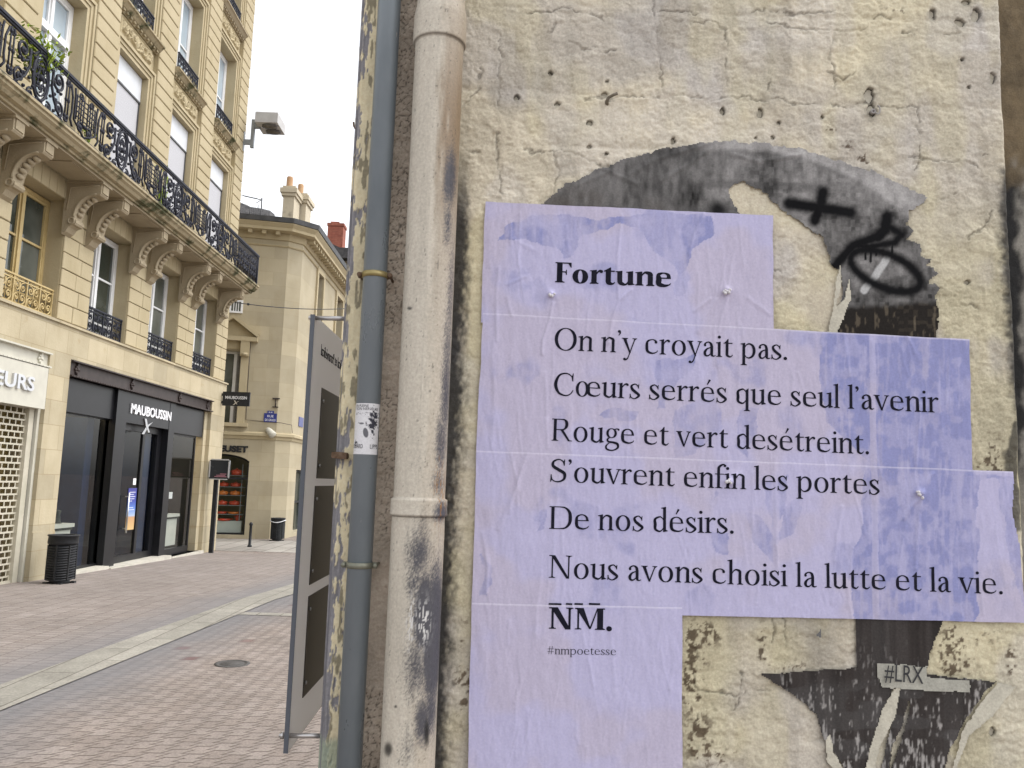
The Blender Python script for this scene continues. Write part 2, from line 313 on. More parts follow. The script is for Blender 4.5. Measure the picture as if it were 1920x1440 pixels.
class Glyphs:
    """Old-style serif letters; S is the stem width, H the hairline. Each letter is a list of quad strips / polygons."""
    def __init__(s, S, H):
        s.S, s.H, s.k = S, H, (S - 78)
    def poly(s, *p): s.o.append([np.array(p, float)])
    def stroke(s, pts, n=9):
        c = _cat(pts, n); d = np.gradient(c[:, :2], axis=0); L = np.hypot(d[:, 0], d[:, 1])[:, None] + 1e-9
        nrm = np.c_[-d[:, 1], d[:, 0]] / L
        a = c[:, :2] + nrm * c[:, 2:3] / 2; b = c[:, :2] - nrm * c[:, 2:3] / 2
        s.o.append([np.array([a[i], b[i], b[i + 1], a[i + 1]]) for i in range(len(c) - 1)])
    def ring(s, cx, cy, rx, ry, sx, sy, n=40, tilt=0.0, a0=0, a1=2 * math.pi):
        t = np.linspace(a0, a1, n)
        e = lambda x, y: np.c_[cx + x * np.sign(np.cos(t)) * np.abs(np.cos(t)) ** .94, cy + y * np.sign(np.sin(t)) * np.abs(np.sin(t)) ** .94]
        A = e(rx, ry); tt = t + tilt
        B = np.c_[cx + (rx - sx) * np.cos(tt), cy + (ry - sy) * np.sin(tt)]
        s.o.append([np.array([A[i], B[i], B[i + 1], A[i + 1]]) for i in range(n - 1)])
    def dot(s, x, y, r, n=16):
        t = np.linspace(0, 2 * math.pi, n, endpoint=False); s.o.append([np.c_[x + r * np.cos(t), y + r * np.sin(t)]])
    def foot(s, x, w=None, y=0, l=52, r=52, up=1):
        w = w or s.S; H = s.H; b = 24 * up
        s.poly((x - l, y), (x + w + r, y), (x + w + r, y + H * .75 * up), (x + w + 8, y + H * up), (x + w, y + H * up + b), (x, y + H * up + b), (x - 8, y + H * up), (x - l, y + H * .75 * up))
    def stem(s, x, y0, y1, w=None):
        w = w or s.S; s.poly((x, y0), (x + w, y0), (x + w, y1), (x, y1))
    def flag(s, x, y):     # slanted top-left serif of i, n, r, l, b, d ...
        s.poly((x - 58, y - 42), (x + 2, y - 50), (x + s.S, y - 60), (x + s.S, y + 12), (x + s.S - 14, y + 12), (x - 58, y - 22))
    def arch(s, x, x2):    # from a stem at x to the stem at x2
        S, H = s.S, s.H; a = x + S
        s.stroke([(a - 10, 335, H * .8), (a + 38, 412, H * 1.25), (a + (x2 - a) * .52 + 18, 452, H * 1.9), (x2 + S * .40, 405, S * .95), (x2 + S / 2, 310, S)])
        s.stem(x2, 0, 312)
    # ---- lower case
    def c_n(s):
        x2 = 318 + s.k; s.stem(62, 0, 455); s.flag(62, 470); s.arch(62, x2); s.foot(62, l=50, r=42); s.foot(x2, l=42, r=50); return x2 + s.S + 56
    def c_h(s):
        x2 = 318 + s.k; s.stem(62, 0, 735); s.flag(62, 750); s.arch(62, x2); s.foot(62, l=50, r=42); s.foot(x2, l=42, r=50); return x2 + s.S + 56
    def c_m(s):
        x2 = 310 + s.k; x3 = x2 + 248 + s.k; s.stem(62, 0, 455); s.flag(62, 470); s.arch(62, x2); s.arch(x2, x3)
        s.foot(62, l=50, r=40); s.foot(x2, l=40, r=40); s.foot(x3, l=40, r=50); return x3 + s.S + 56
    def c_r(s):
        s.stem(62, 0, 455); s.flag(62, 470); s.foot(62, l=50, r=62); a = 62 + s.S
        s.stroke([(a - 10, 330, s.H * .8), (a + 40, 408, s.H * 1.3), (a + 105, 448, s.H * 1.9), (a + 150, 438, 56)]); s.dot(a + 142, 425, 36 + s.k * .22); return a + 190
    def c_i(s, dot=True):
        s.stem(62, 0, 455); s.flag(62, 470); s.foot(62, l=52, r=50)
        if dot: s.dot(62 + s.S / 2, 625, 47 + s.k * .25)
        return 62 + s.S + 56
    def c_l(s):
        s.stem(62, 0, 735); s.flag(62, 752); s.foot(62, l=52, r=50); return 62 + s.S + 56
    def c_u(s):
        x2 = 312 + s.k; S, H = s.S, s.H
        s.stem(58, 150, 455); s.flag(58, 470); s.stem(x2, 40, 455); s.flag(x2, 470)
        s.stroke([(58 + S / 2, 165, S), (58 + S * .62, 70, S * .92), (58 + S + 70, 14, H * 2.0), (x2 - 30, 48, H * 1.2), (x2 + 12, 120, H * .8)])
        s.poly((x2, 60), (x2, 0), (x2 + S * .3, -6), (x2 + S + 54, 22), (x2 + S + 54, 40), (x2 + S, 44), (x2 + S, 70)); return x2 + S + 62
    def c_o(s):
        rx = 205 + s.k * .5; s.ring(44 + rx, 230, rx, 243, s.S * 1.06, s.H * .95, tilt=-.10); return 2 * rx + 88
    def c_e(s):
        rx = 192 + s.k * .5; cx = 44 + rx; S, H = s.S, s.H
        s.stroke([(cx + rx - S * .42, 268, S * .84), (cx + rx * .62, 395, S * .66), (cx + 4, 456, H * 1.1), (cx - rx * .66, 392, S * .72), (cx - rx + S * .53, 236, S * 1.06),
                  (cx - rx * .62, 82, S * .98), (cx + 26, 26, S * .62), (cx + rx * .74, 58, H * 1.1), (cx + rx * .98, 112, H * .7)], 10)
        s.poly((cx - rx + S * .8, 262), (cx + rx - 1, 262), (cx + rx - 1, 262 + H), (cx - rx + S * .8, 262 + H)); return cx + rx + 40
    def c_c(s):
        rx = 186 + s.k * .5; cx = 44 + rx; S, H = s.S, s.H
        s.stroke([(cx + rx * .70, 388, S * .8), (cx + rx * .42, 440, H * 1.6), (cx + 4, 455, H * 1.1), (cx - rx * .66, 392, S * .75), (cx - rx + S * .53, 236, S * 1.06),
                  (cx - rx * .62, 82, S * .98), (cx + 26, 24, S * .6), (cx + rx * .72, 58, H * 1.1), (cx + rx * .97, 114, H * .7)], 10)
        s.dot(cx + rx * .66, 372, 40 + s.k * .2); return cx + rx + 34
    def c_a(s):
        S, H = s.S, s.H; xr = 248 + s.k * .6
        s.stroke([(82, 345, S * .8), (104, 412, S * .6), (188, 453, H * 1.4), (xr - 2 + S * .2, 410, S * .85), (xr + S / 2, 318, S)])
        s.dot(92, 352, 37 + s.k * .2); s.stem(xr, 70, 325)
        s.stroke([(xr + 6, 285, H), (150, 232, H * 1.8), (72 + S * .2, 128, S * .98), (112, 34, S * .8), (190, 24, H * 1.5), (xr + 8, 90, H * .8)])
        s.stroke([(xr + S / 2, 110, S), (xr + S * .62, 40, S * .8), (xr + S + 22, 16, H * 1.3), (xr + S + 72, 40, H * .7)]); return xr + S + 78
    def c_s(s):
        S, H = s.S, s.H; w = 300 + s.k * .7
        s.stroke([(w - 20, 345, H * .9), (w - 66, 424, H * 1.2), (172, 458, H * 1.3), (76, 400, S * .75), (96, 300, S * .98), (w * .62, 212, S * 1.06), (w - 10, 118, S * .9), (w - 70, 36, S * .6), (150, 2, H * 1.2), (64, 44, H * 1.2), (34, 142, H * .9)], 8)
        s.poly((w - 34, 322), (w - 12, 322), (w - 6, 462), (w - 22, 462), (w - 44, 405)); s.poly((30, 150), (52, 150), (66, 60), (38, 0), (22, 0)); return w + 48
    def c_t(s):
        S, H = s.S, s.H
        s.stem(96, 90, 452); s.poly((28, 428), (96 + S + 118, 428), (96 + S + 118, 428 + H + 6), (44, 428 + H)); s.poly((28, 430), (96, 430), (96 + S, 450), (96 + S, 578), (96 + S - 22, 578), (90, 490))
        s.stroke([(96 + S / 2, 130, S), (96 + S * .58, 60, S * .92), (96 + S + 34, 18, H * 1.9), (96 + S + 88, 34, H * 1.1), (96 + S + 124, 78, H * .8)]); return 96 + S + 140
    def c_f(s):
        S, H = s.S, s.H
        s.stem(78, 0, 560); s.poly((16, 428), (78 + S + 112, 428), (78 + S + 112, 428 + H), (16, 428 + H)); s.foot(78, l=54, r=72)
        s.stroke([(78 + S / 2, 545, S), (78 + S * .62, 650, S * .95), (78 + S + 46, 728, H * 2), (78 + S + 112, 744, H * 1.6), (78 + S + 150, 720, 46)]); s.dot(78 + S + 142, 706, 40); return 78 + S + 116
    def c_d(s):
        S, H = s.S, s.H; xr = 312 + s.k * .8
        s.stroke([(xr + 14, 360, H * .9), (xr - 46, 436, H * 1.2), (210, 452, H * 1.7), (88, 378, S * .85), (50 + S / 2, 226, S * 1.05), (96, 76, S * .9), (205, 12, H * 1.9), (xr - 40, 46, H * 1.2), (xr + 12, 120, H * .8)], 9)
        s.stem(xr, 40, 735); s.flag(xr, 752); s.poly((xr, 60), (xr, 0), (xr + S * .3, -6), (xr + S + 54, 22), (xr + S + 54, 40), (xr + S, 44), (xr + S, 70)); return xr + S + 60
    def c_q(s):
        S, H = s.S, s.H; xr = 316
        s.stroke([(xr + 14, 360, H * .9), (xr - 46, 436, H * 1.2), (210, 452, H * 1.7), (88, 378, S * .85), (50 + S / 2, 226, S * 1.05), (96, 76, S * .9), (205, 12, H * 1.9), (xr - 40, 46, H * 1.2), (xr + 12, 120, H * .8)], 9)
        s.stem(xr, -215, 440); s.poly((xr + 10, 425), (xr + S, 425), (xr + S, 485), (xr + S - 14, 485)); s.foot(xr, y=-225); return xr + S + 58
    def c_p(s):
        S, H = s.S, s.H; a = 64; xr = 410
        s.stem(a, -215, 455); s.flag(a, 470); s.foot(a, y=-225, l=52, r=56)
        s.stroke([(a + S - 10, 340, H * .8), (a + S + 40, 420, H * 1.2), (278, 454, H * 1.8), (xr - 30, 384, S * .9), (xr + 4, 236, S * 1.06), (xr - 34, 84, S * .86), (270, 10, H * 1.7), (a + S + 36, 30, H * 1.1), (a + S - 12, 96, H * .8)], 9); return xr + 84
    def c_g(s):
        S, H = s.S, s.H
        s.ring(210, 312, 158, 154, S * .88, H * .9, tilt=-.06)
        s.stroke([(296, 420, H * 1.1), (352, 452, H * 1.2), (418, 440, S * .55)]); s.dot(420, 424, 30)
        s.stroke([(150, 176, H * 1.2), (92, 112, H * 2.0), (128, 44, S * .7), (268, 24, S * .82), (392, -24, S * .92), (398, -140, S * .72), (250, -222, H * 1.5), (84, -192, S * .66), (52, -104, S * .62), (104, -30, H * 1.2), (150, 6, H)], 8); return 452
    def c_v(s):
        S, H = s.S, s.H
        s.poly((22, 452), (22 + S * 1.18, 452), (260, -8), (208, -8)); s.poly((208, -8), (246, -8), (398, 452), (398 - H * 1.25, 452))
        s.foot(46, y=470, w=S, l=58, r=46, up=-1); s.foot(366, y=470, w=H * 1.2, l=62, r=46, up=-1); return 438
    def c_y(s):
        S, H = s.S, s.H
        s.poly((22, 452), (22 + S * 1.18, 452), (268, -4), (216, 4)); s.poly((398, 452), (398 - H * 1.25, 452), (170, -150), (200, -150))
        s.stroke([(186, -148, H * 1.3), (140, -204, H * 1.5), (84, -214, 50)]); s.dot(82, -196, 40); s.foot(46, y=470, w=S, l=58, r=46, up=-1); s.foot(366, y=470, w=H * 1.2, l=62, r=46, up=-1); return 436
    def c_œ(s):
        s.ring(230, 230, 186, 243, s.S, s.H * .95, tilt=-.10); o, s.o = s.o, []
        w = s.c_e(); e = s.o; s.o = o
        s.o += [[p + np.array([322, 0]) for p in st] for st in e]; return w + 322
    def c_é(s):
        w = s.c_e(); s.stroke([(222, 545, 26), (262, 620, 44), (300, 700, 66)]); return w
    # ---- capitals
    def c_O(s):
        rx = 325 + s.k * .3; s.ring(44 + rx, 345, rx, 360, s.S * 1.18, s.H, n=56, tilt=-.04); return 2 * rx + 88
    def c_C(s):
        S, H = s.S, s.H
        s.stroke([(585, 470, H * .9), (545, 610, H * 1.2), (390, 692, H * 1.4), (190, 622, S * .72), (44 + S * .58, 350, S * 1.18), (180, 92, S * .85), (385, 0, H * 1.5), (530, 58, H * 1.2), (606, 178, H * .9)], 10)
        s.poly((572, 455), (600, 455), (606, 705), (586, 705), (560, 610)); return 640
    def c_D(s):
        S, H = s.S, s.H; a = 84
        s.stem(a, 0, 690, S * 1.08); s.poly((30, 0), (330, 0), (330, H), (30, H)); s.poly((30, 690 - H), (330, 690 - H), (330, 690), (30, 690))
        s.stroke([(320, 690 - H / 2, H), (480, 650, S * .6), (596, 520, S * 1.0), (622, 345, S * 1.18), (596, 170, S * 1.0), (480, 40, S * .6), (320, H / 2, H)], 9); return 712
    def c_N(s):
        S, H = s.S, s.H; x2 = 570 + s.k * .4; t = H * 1.35 + s.k * .12
        s.stem(110, 0, 680, t); s.stem(x2, -6, 690, t); s.poly((60, 690), (110 + S * 1.1, 690), (x2 + t, -10), (x2 + t - S * .95, -10), (100, 660)); s.foot(110, w=t, l=72, r=72); s.foot(x2, w=t, y=690, l=72, r=72, up=-1)
        s.poly((34, 690 - H), (130, 690 - H), (150, 690), (34, 690)); return x2 + t + 88
    def c_M(s):
        S, H = s.S, s.H; x2 = 640 + s.k * .5; t = H * 1.3
        s.stem(104, 0, 690, t); s.stem(x2, 0, 690, S * 1.05); m = (104 + x2 + S) / 2
        s.poly((60, 690), (104 + S * 1.1, 690), (m + 24, 20), (m - 22, 20)); s.poly((m - 22, 20), (m + 24, 20), (x2 + 30, 690), (x2 - 6, 690))
        s.foot(104, w=t, l=70, r=70); s.foot(x2, w=S * 1.05, l=60, r=56); s.poly((34, 690 - H), (120, 690 - H), (120, 690), (34, 690)); s.poly((x2, 690 - H), (x2 + S + 60, 690 - H), (x2 + S + 60, 690), (x2, 690)); return x2 + S + 92
    def c_R(s):
        S, H = s.S, s.H; a = 84
        s.stem(a, 0, 690, S * 1.05); s.foot(a, w=S * 1.05, l=54, r=60); s.poly((30, 690 - H), (300, 690 - H), (300, 690), (30, 690)); s.poly((a, 338), (300, 338), (300, 338 + H), (a, 338 + H))
        s.stroke([(290, 690 - H / 2, H), (400, 664, S * .6), (462, 590, S * 1.05), (464, 470, S * 1.05), (400, 374, S * .6), (290, 338 + H / 2, H)], 8)
        s.poly((280, 352), (280 + S * 1.1, 352), (566, 34), (640, 22), (640, 0), (520, 0)); return 640
    def c_S(s):
        S, H = s.S, s.H
        s.stroke([(418, 520, H), (372, 640, H * 1.3), (248, 694, H * 1.4), (104, 620, S * .8), (100, 480, S * 1.1), (260, 372, S * 1.18), (424, 262, S * 1.15), (430, 110, S * .9), (330, 20, H * 1.9), (190, 0, H * 1.4), (76, 66, H * 1.2), (42, 210, H)], 9)
        s.poly((404, 505), (432, 505), (438, 704), (420, 704), (392, 630)); s.poly((30, 222), (58, 222), (74, 70), (40, -12), (22, -12)); return 500
    def c_F(s):
        S, H = s.S, s.H; a = 84
        s.stem(a, 0, 690, S * 1.05); s.foot(a, w=S * 1.05, l=54, r=78); s.poly((30, 690 - H), (540, 690 - H), (540, 690), (30, 690)); s.poly((a, 345), (400, 345), (400, 345 + H), (a, 345 + H))
        s.poly((540, 690), (510, 690), (440, 690 - H), (520, 520), (545, 520)); s.poly((400, 445), (376, 445), (350, 360), (376, 262), (400, 262)); return 535
    def c_period(s): s.dot(92, 44, 52 + s.k * .35); return 190 + s.k * .5
    def c_quote(s):
        s.dot(78, 668, 46); s.stroke([(104, 672, 52), (104, 610, 40), (58, 540, 16)]); return 168
    def c_hash(s):
        for x in (120, 290): s.poly((x, 0), (x + 34, 0), (x + 114, 690), (x + 80, 690))
        for y in (210, 440): s.poly((50, y), (500, y), (500, y + 32), (50, y + 32))
        return 540
    def text(s, txt):
        """-> (list of polygons (layer, points)), total width"""
        out, x = [], 0.0
        for ch in txt:
            if ch == ' ': x += 215; continue
            s.o = []
            f = {'.': s.c_period, '\u2019': s.c_quote, '#': s.c_hash}.get(ch) or getattr(s, 'c_' + ch)
            w = f()
            for li, st in enumerate(s.o):
                for p in st: out.append((li, p + np.array([x, 0])))
            x += w
        return out, x
# ================================================================== GROUND
def ground_z(y): return float(np.interp(y, [-60, 10.5, 11.2, 19.0, 23, 400], [0, -.02, -.045, -.235, -.215, -.215]))
def paver_material(name, ca, cb, cj, wd, ht, skew, mort=.004, bump=.003, dirt=.5, band=0.0, bond=True, odd=None):
    """pavers in a half-bond; with skew the cross joints lean the same way, as in Z-shaped interlocking blocks"""
    m = bpy.data.materials.new(name); m.use_nodes = True; n = m.node_tree.nodes; L = m.node_tree.links; b = n['Principled BSDF']; b.inputs['Roughness'].default_value = .86; b.inputs['Specular IOR Level'].default_value = .3
    tc = n.new('ShaderNodeTexCoord'); sx = n.new('ShaderNodeSeparateXYZ'); L.new(tc.outputs['Object'], sx.inputs[0])
    def M(op, a, c=None, d=None):
        t = n.new('ShaderNodeMath'); t.operation = op
        for i, q in enumerate((a, c, d)):
            if q is None: continue
            if hasattr(q, 'is_linked'): L.new(q, t.inputs[i])
            else: t.inputs[i].default_value = q
        return t.outputs[0]
    def noise(s, d=6):
        q = n.new('ShaderNodeTexNoise'); q.inputs['Scale'].default_value = s; q.inputs['Detail'].default_value = d; L.new(tc.outputs['Object'], q.inputs['Vector']); return q.outputs[0]
    def mr(v, a, b_, c_, d_):
        q = n.new('ShaderNodeMapRange'); L.new(v, q.inputs[0])
        for i, k in enumerate((a, b_, c_, d_)): q.inputs[i + 1].default_value = k
        return q.outputs[0]
    wob = M('MULTIPLY', M('SUBTRACT', noise(7, 2), .5), .03 if skew else .01)
    yy = M('ADD', sx.outputs[1], wob)
    x2 = M('ADD', M('SUBTRACT', sx.outputs[0], M('MULTIPLY', M('FRACT', M('DIVIDE', yy, ht / 2)), skew)), wob) if skew else sx.outputs[0]
    c = n.new('ShaderNodeCombineXYZ'); L.new(yy, c.inputs[0]); L.new(x2, c.inputs[1])
    def bricks(c1, c2):
        t = n.new('ShaderNodeTexBrick'); L.new(c.outputs[0], t.inputs['Vector']); t.inputs['Scale'].default_value = 1; t.inputs['Brick Width'].default_value = ht; t.inputs['Row Height'].default_value = wd
        t.inputs['Mortar Size'].default_value = mort; t.inputs['Mortar Smooth'].default_value = .3; t.inputs['Color1'].default_value = (*c1, 1); t.inputs['Color2'].default_value = (*c2, 1); t.inputs['Mortar'].default_value = (*cj, 1); t.offset = .5 if bond else 0.0; return t
    t = bricks(ca, cb)
    def mul(a, f):
        q = n.new('ShaderNodeMix'); q.data_type = 'RGBA'; q.blend_type = 'MULTIPLY'; q.inputs[0].default_value = 1; L.new(a, q.inputs[6])
        cc = n.new('ShaderNodeCombineColor'); [L.new(f, cc.inputs[i]) for i in range(3)]; L.new(cc.outputs[0], q.inputs[7]); return q.outputs[2]
    def mixc(f, a, c_):
        q = n.new('ShaderNodeMix'); q.data_type = 'RGBA'; L.new(f, q.inputs[0]); L.new(a, q.inputs[6]); q.inputs[7].default_value = (*c_, 1); return q.outputs[2]
    col = t.outputs[0]
    if odd: sp_ = n.new('ShaderNodeSeparateColor'); L.new(bricks((0, 0, 0), (1, 1, 1)).outputs[0], sp_.inputs[0]); col = mixc(mr(sp_.outputs[0], odd[1], odd[1] + .004, 0, 1), col, odd[0])
    col = mul(mul(col, mr(noise(.9), .3, .7, 1 - .24 * dirt, 1 + .12 * dirt)), mr(noise(60, 4), .25, .75, .76, 1.22)); col = mul(col, mr(noise(6, 5), .35, .7, 1.06, .88))
    if band:       # grey grime washed along both sides of the gutter
        d = M('ABSOLUTE', M('SUBTRACT', M('SUBTRACT', sx.outputs[0], M('MULTIPLY', sx.outputs[1], .0715)), -3.67)); f = M('MULTIPLY', mr(M('ADD', d, M('MULTIPLY', M('SUBTRACT', noise(1.6, 5), .5), .55)), .30, .95, 1, 0), band); col = mixc(f, col, (.165, .165, .175))
    L.new(col, b.inputs['Base Color'])
    h = M('ADD', M('MULTIPLY', t.outputs['Fac'], -1.0), M('MULTIPLY', noise(80, 4), .5)); bp = n.new('ShaderNodeBump'); bp.inputs['Distance'].default_value = bump; L.new(h, bp.inputs['Height']); L.new(bp.outputs[0], b.inputs['Normal'])
    return m
PAVER = paver_material('zigzag_pavers', (.252, .210, .184), (.295, .252, .226), (.125, .10, .085), .112, .135, .054, .0062, .005, .8, .75, True, ((.16, .075, .065), .988))
PAVER_FAR = paver_material('fine_pink_pavers', (.245, .210, .190), (.295, .258, .238), (.18, .15, .132), .20, .10, 0, .008, .002, .5, .6)
SLABS = paver_material('pale_stone_slabs', (.275, .26, .225), (.34, .32, .28), (.15, .135, .11), .26, .92, 0, .006, .003, .9)
CROSS = paver_material('pale_crossing_paving', (.25, .226, .20), (.36, .335, .30), (.19, .172, .155), .45, 4.0, 0, .02, .002, 1.0)

def ground_strip(name, xs, ys, mt, dz=0.0):
    """sheet between x0(y) and x1(y) that follows the street's fall"""
    mb = MB(); V = [(f(y), y, ground_z(y) + dz) for y in ys for f in xs]; k = len(xs)
    mb.add(V, [(i * k + j, i * k + j + 1, (i + 1) * k + j + 1, (i + 1) * k + j) for i in range(len(ys) - 1) for j in range(k - 1)])
    return tag(mb.build(name, mt), kind='structure')
YS = [-60, -10, 0, 3, 6, 10.5, 11.2, 14, 17, 19.0, 21, 23, 30, 60, 400]
ground_strip('ground', (lambda y: -400, lambda y: 400), YS, PAVER)
SL = lambda y: -3.86 + .0715 * y
ground_strip('pavement', (lambda y: -6.52, lambda y: SL(y)), [-20, 0, 5, 10.5, 11.2, 15, 19.0], PAVER_FAR, .004)
ground_strip('stone_gutter', (lambda y: SL(y) - .02, lambda y: SL(y) + .22, lambda y: SL(y) + .40), [-20, 0, 5, 10.5, 11.2, 15, 19.0], SLABS, .009)
mb = MB(); V = [(SL(9.4) + .3, 9.32, ground_z(9.3) + .0045), (-.3, 9.32, ground_z(9.3) + .0045), (-.3, 9.50, ground_z(9.5) + .0045), (SL(9.4) + .3, 9.50, ground_z(9.5) + .0045)]
tag(mb.add(V, [(0, 1, 2, 3)]).build('cross_gutter', SLABS), kind='structure')
ground_strip('crossing_paving', (lambda y: -30, lambda y: 20), [19.45, 20, 21, 22, 22.9], CROSS, .006)

# ================================================================== TOWNHOUSE ON THE LEFT
FX = -6.5                                   # street face of the ground floor and upper piers
town = thing('townhouse', (FX, 11, 0), 'tan limestone townhouse with a long black iron balcony above a black jewellery shopfront', 'building')
YC = [11.43, 13.67, 15.91, 18.15]           # upper window axes
PIER = [(9.95, 10.66), (12.19, 12.90), (14.43, 15.14), (16.67, 17.38), (18.91, 19.5)]
EW = [(10.66, 12.00), (12.90, 14.24), (15.14, 16.48), (17.40, 18.74)]      # entresol openings
wb = MB(); bk = -7.3
# ground floor: piers and band, in ashlar
gf = MB()
for y0, y1 in ((11.80, 12.38), (18.60, 19.5), (3.5, 6.6)):
    gf.box(bk, FX, y0, y1, -.45, 3.18)
gf.box(bk, FX, 3.5, 19.5, 3.18, 3.655)
gf.profile([(bk, 3.655), (FX + .035, 3.655), (FX + .035, 3.69), (FX - .06, 3.72), (bk, 3.72)], 3.5, 19.5)
gf.box(FX - .1, FX + .012, 11.803, 12.377, -.45, .62); gf.box(FX - .1, FX + .012, 18.603, 19.497, -.45, .60)
# entresol
EX = -6.57; yy = 3.5
edges = [3.5] + [e for p in EW for e in p] + [19.5]
for i in range(0, len(edges), 2):
    y0, y1 = edges[i], edges[i + 1]; wb.box(bk, EX - .03, y0, y1, 3.72, 5.52)
    z = 3.73; r = 0
    while z < 5.50:
        h = .2555; n = max(1, round((y1 - y0) / .46)); off = .5 if r % 2 else 0
        cuts = [y0] + [y0 + (y1 - y0) * (k + (.22 if r % 2 else -.05)) / n for k in range(1, n + (1 if r % 2 else 0))] + [y1]
        cuts = sorted(set(max(y0, min(y1, c)) for c in cuts)); cuts = [c for j, c in enumerate(cuts) if j == 0 or c - cuts[j - 1] > .05]
        if cuts[-1] != y1: cuts[-1] = y1
        for a, b in zip(cuts[:-1], cuts[1:]): wb.cbox(EX - .03, EX + random.uniform(-.002, .004), a + .006, b - .006, z + .006, min(z + h, 5.515) - .006, .009)
        z += h; r += 1
wb.box(bk, EX - .015, 3.5, 19.5, 5.52, 5.86)
for y0, y1 in EW:                            # flat-arch stones over each opening
    for k in range(7):
        a = y0 - .06 + (y1 - y0 + .12) * k / 7; wb.cbox(EX - .015, EX + .012, a + .005, a + (y1 - y0 + .12) / 7 - .005, 5.522, 5.80, .008)
# upper floors: bay planes, grooved piers, openings
BX = -6.6
def floor(z0, zo0, zo1, z1):
    ed = [3.5] + [v for c in YC for v in (c - .56, c + .56)] + [19.5]
    for i in range(0, len(ed), 2): wb.box(bk, BX, ed[i], ed[i + 1], z0, z1)
    for c in YC:
        if zo0 > z0: wb.box(bk, BX, c - .56, c + .56, z0, zo0)
        wb.box(bk, BX, c - .56, c + .56, zo1, z1)
floor(5.86, 5.95, 8.62, 9.30); floor(9.30, 9.46, 11.40, 12.10); floor(12.10, 12.26, 14.15, 14.9)
for y0, y1 in PIER + [(7.71, 8.42)]:
    wb.box(BX, FX - .022, y0, y1, 5.86, 14.9); z = 5.99
    while z < 14.8: wb.cbox(FX - .03, FX + random.uniform(-.002, .003), y0 - .002, y1 + .002, z + .006, min(z + .2445, 14.9) - .008, .012); z += .2445
wb.box(bk - 4, bk, 3.5, 19.5, -.45, 14.9)
wb.profile([(bk, 14.9), (FX + .1, 14.9), (FX + .45, 15.2), (FX + .5, 15.3), (bk, 15.3)], 3.5, 19.55)
wb.build('wall', STONE, town); gf.build('ground_floor_wall', STONE_GF, town)

def cornice(zb, name='cornice'):
    mb = MB()
    for c in YC:
        y0, y1 = c - .765, c + .765
        mb.profile([(BX, zb), (BX + .05, zb), (BX + .07, zb + .04), (BX + .11, zb + .06), (BX + .16, zb + .12), (BX + .19, zb + .135), (BX + .19, zb + .165), (BX, zb + .19)], y0, y1)
        for k in range(11): mb.box(BX + .05, BX + .10, y0 + .05 + k * .135, y0 + .12 + k * .135, zb + .012, zb + .05)
    return mb
def frame_moulding(mb, c, hw, z0, z1, wd=.19, x=BX):
    """three-step architrave round an opening"""
    for k, (a, b, p) in enumerate(((0, .07, .028), (.07, .135, .048), (.135, wd, .075))):
        mb.box(x, x + p, c - hw - b, c - hw - a, z0, z1 + b); mb.box(x, x + p, c + hw + a, c + hw + b, z0, z1 + b); mb.box(x, x + p - .001, c - hw - a, c + hw + a, z1 + a, z1 + b)
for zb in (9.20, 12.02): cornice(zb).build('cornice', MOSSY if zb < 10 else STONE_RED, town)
for i, c in enumerate(YC):
    mb = MB(); frame_moulding(mb, c, .56, 6.0, 8.62); mb.build('architrave', STONE, town)
    mb = MB(); frame_moulding(mb, c, .56, 9.42, 11.40); mb.build('architrave', STONE, town)
    if i == 3: mb = MB(); frame_moulding(mb, c, .56, 12.24, 14.15); mb.build('architrave', STONE, town)

def carved_panel(c, z0, z1):
    """raised foliage relief inside a moulded frame"""
    y0, y1 = c - .62, c + .62; n, m = 46, 150; yy = np.linspace(y0, y1, m)[None, :] * np.ones((n, 1)); zz = np.linspace(z0, z1, n)[:, None] * np.ones((1, m))
    u = (yy - c) / .62; v = (zz - (z0 + z1) / 2) / ((z1 - z0) / 2); h = np.zeros_like(u)
    rs = np.random.RandomState(3)
    for sgn in (-1, 1):
        for k in range(26):
            a = rs.uniform(.08, .92); b = rs.uniform(-.72, .72) * (1.05 - a * .45); th = rs.uniform(0, 3.14); l = rs.uniform(.08, .16); w_ = l * .34
            du = (u * sgn - a); dv = (v - b) * .30; p = du * math.cos(th) + dv * math.sin(th); q = -du * math.sin(th) + dv * math.cos(th)
            h = np.maximum(h, np.clip(1 - (p / l) ** 2 - (q / w_) ** 2, 0, 1) ** .6)
        for k in range(3):
            cu = sgn * (.22 + .27 * k); r = np.hypot((u - cu), v * .32); h = np.maximum(h, .9 * np.exp(-((r - .13) / .03) ** 2))
    h = np.maximum(h, np.clip(1 - (u / .12) ** 2 - (v / .8) ** 2, 0, 1) ** .5 * 1.1)
    edge = np.maximum(np.abs(u) ** 12, np.abs(v) ** 10); fr = np.exp(-((edge - .55) / .28) ** 2)
    h = h * (edge < .35) * .055 + fr * .03
    col = np.ones(u.shape + (3,)) * np.array([.47, .395, .25]) * (1 - .10 * vnoise(u * 9, v * 4, 5))[..., None]
    return relief('carved_panel', BX + .004 + h, yy, zz, col, RELIEF_STONE, town)
RELIEF_STONE = mat('carved_limestone', (1, 1, 1), .5, 30, attr='col', rough=.9)
for c in YC: carved_panel(c, 8.84, 9.19)
for c in YC[2:]: carved_panel(c, 11.62, 12.0)

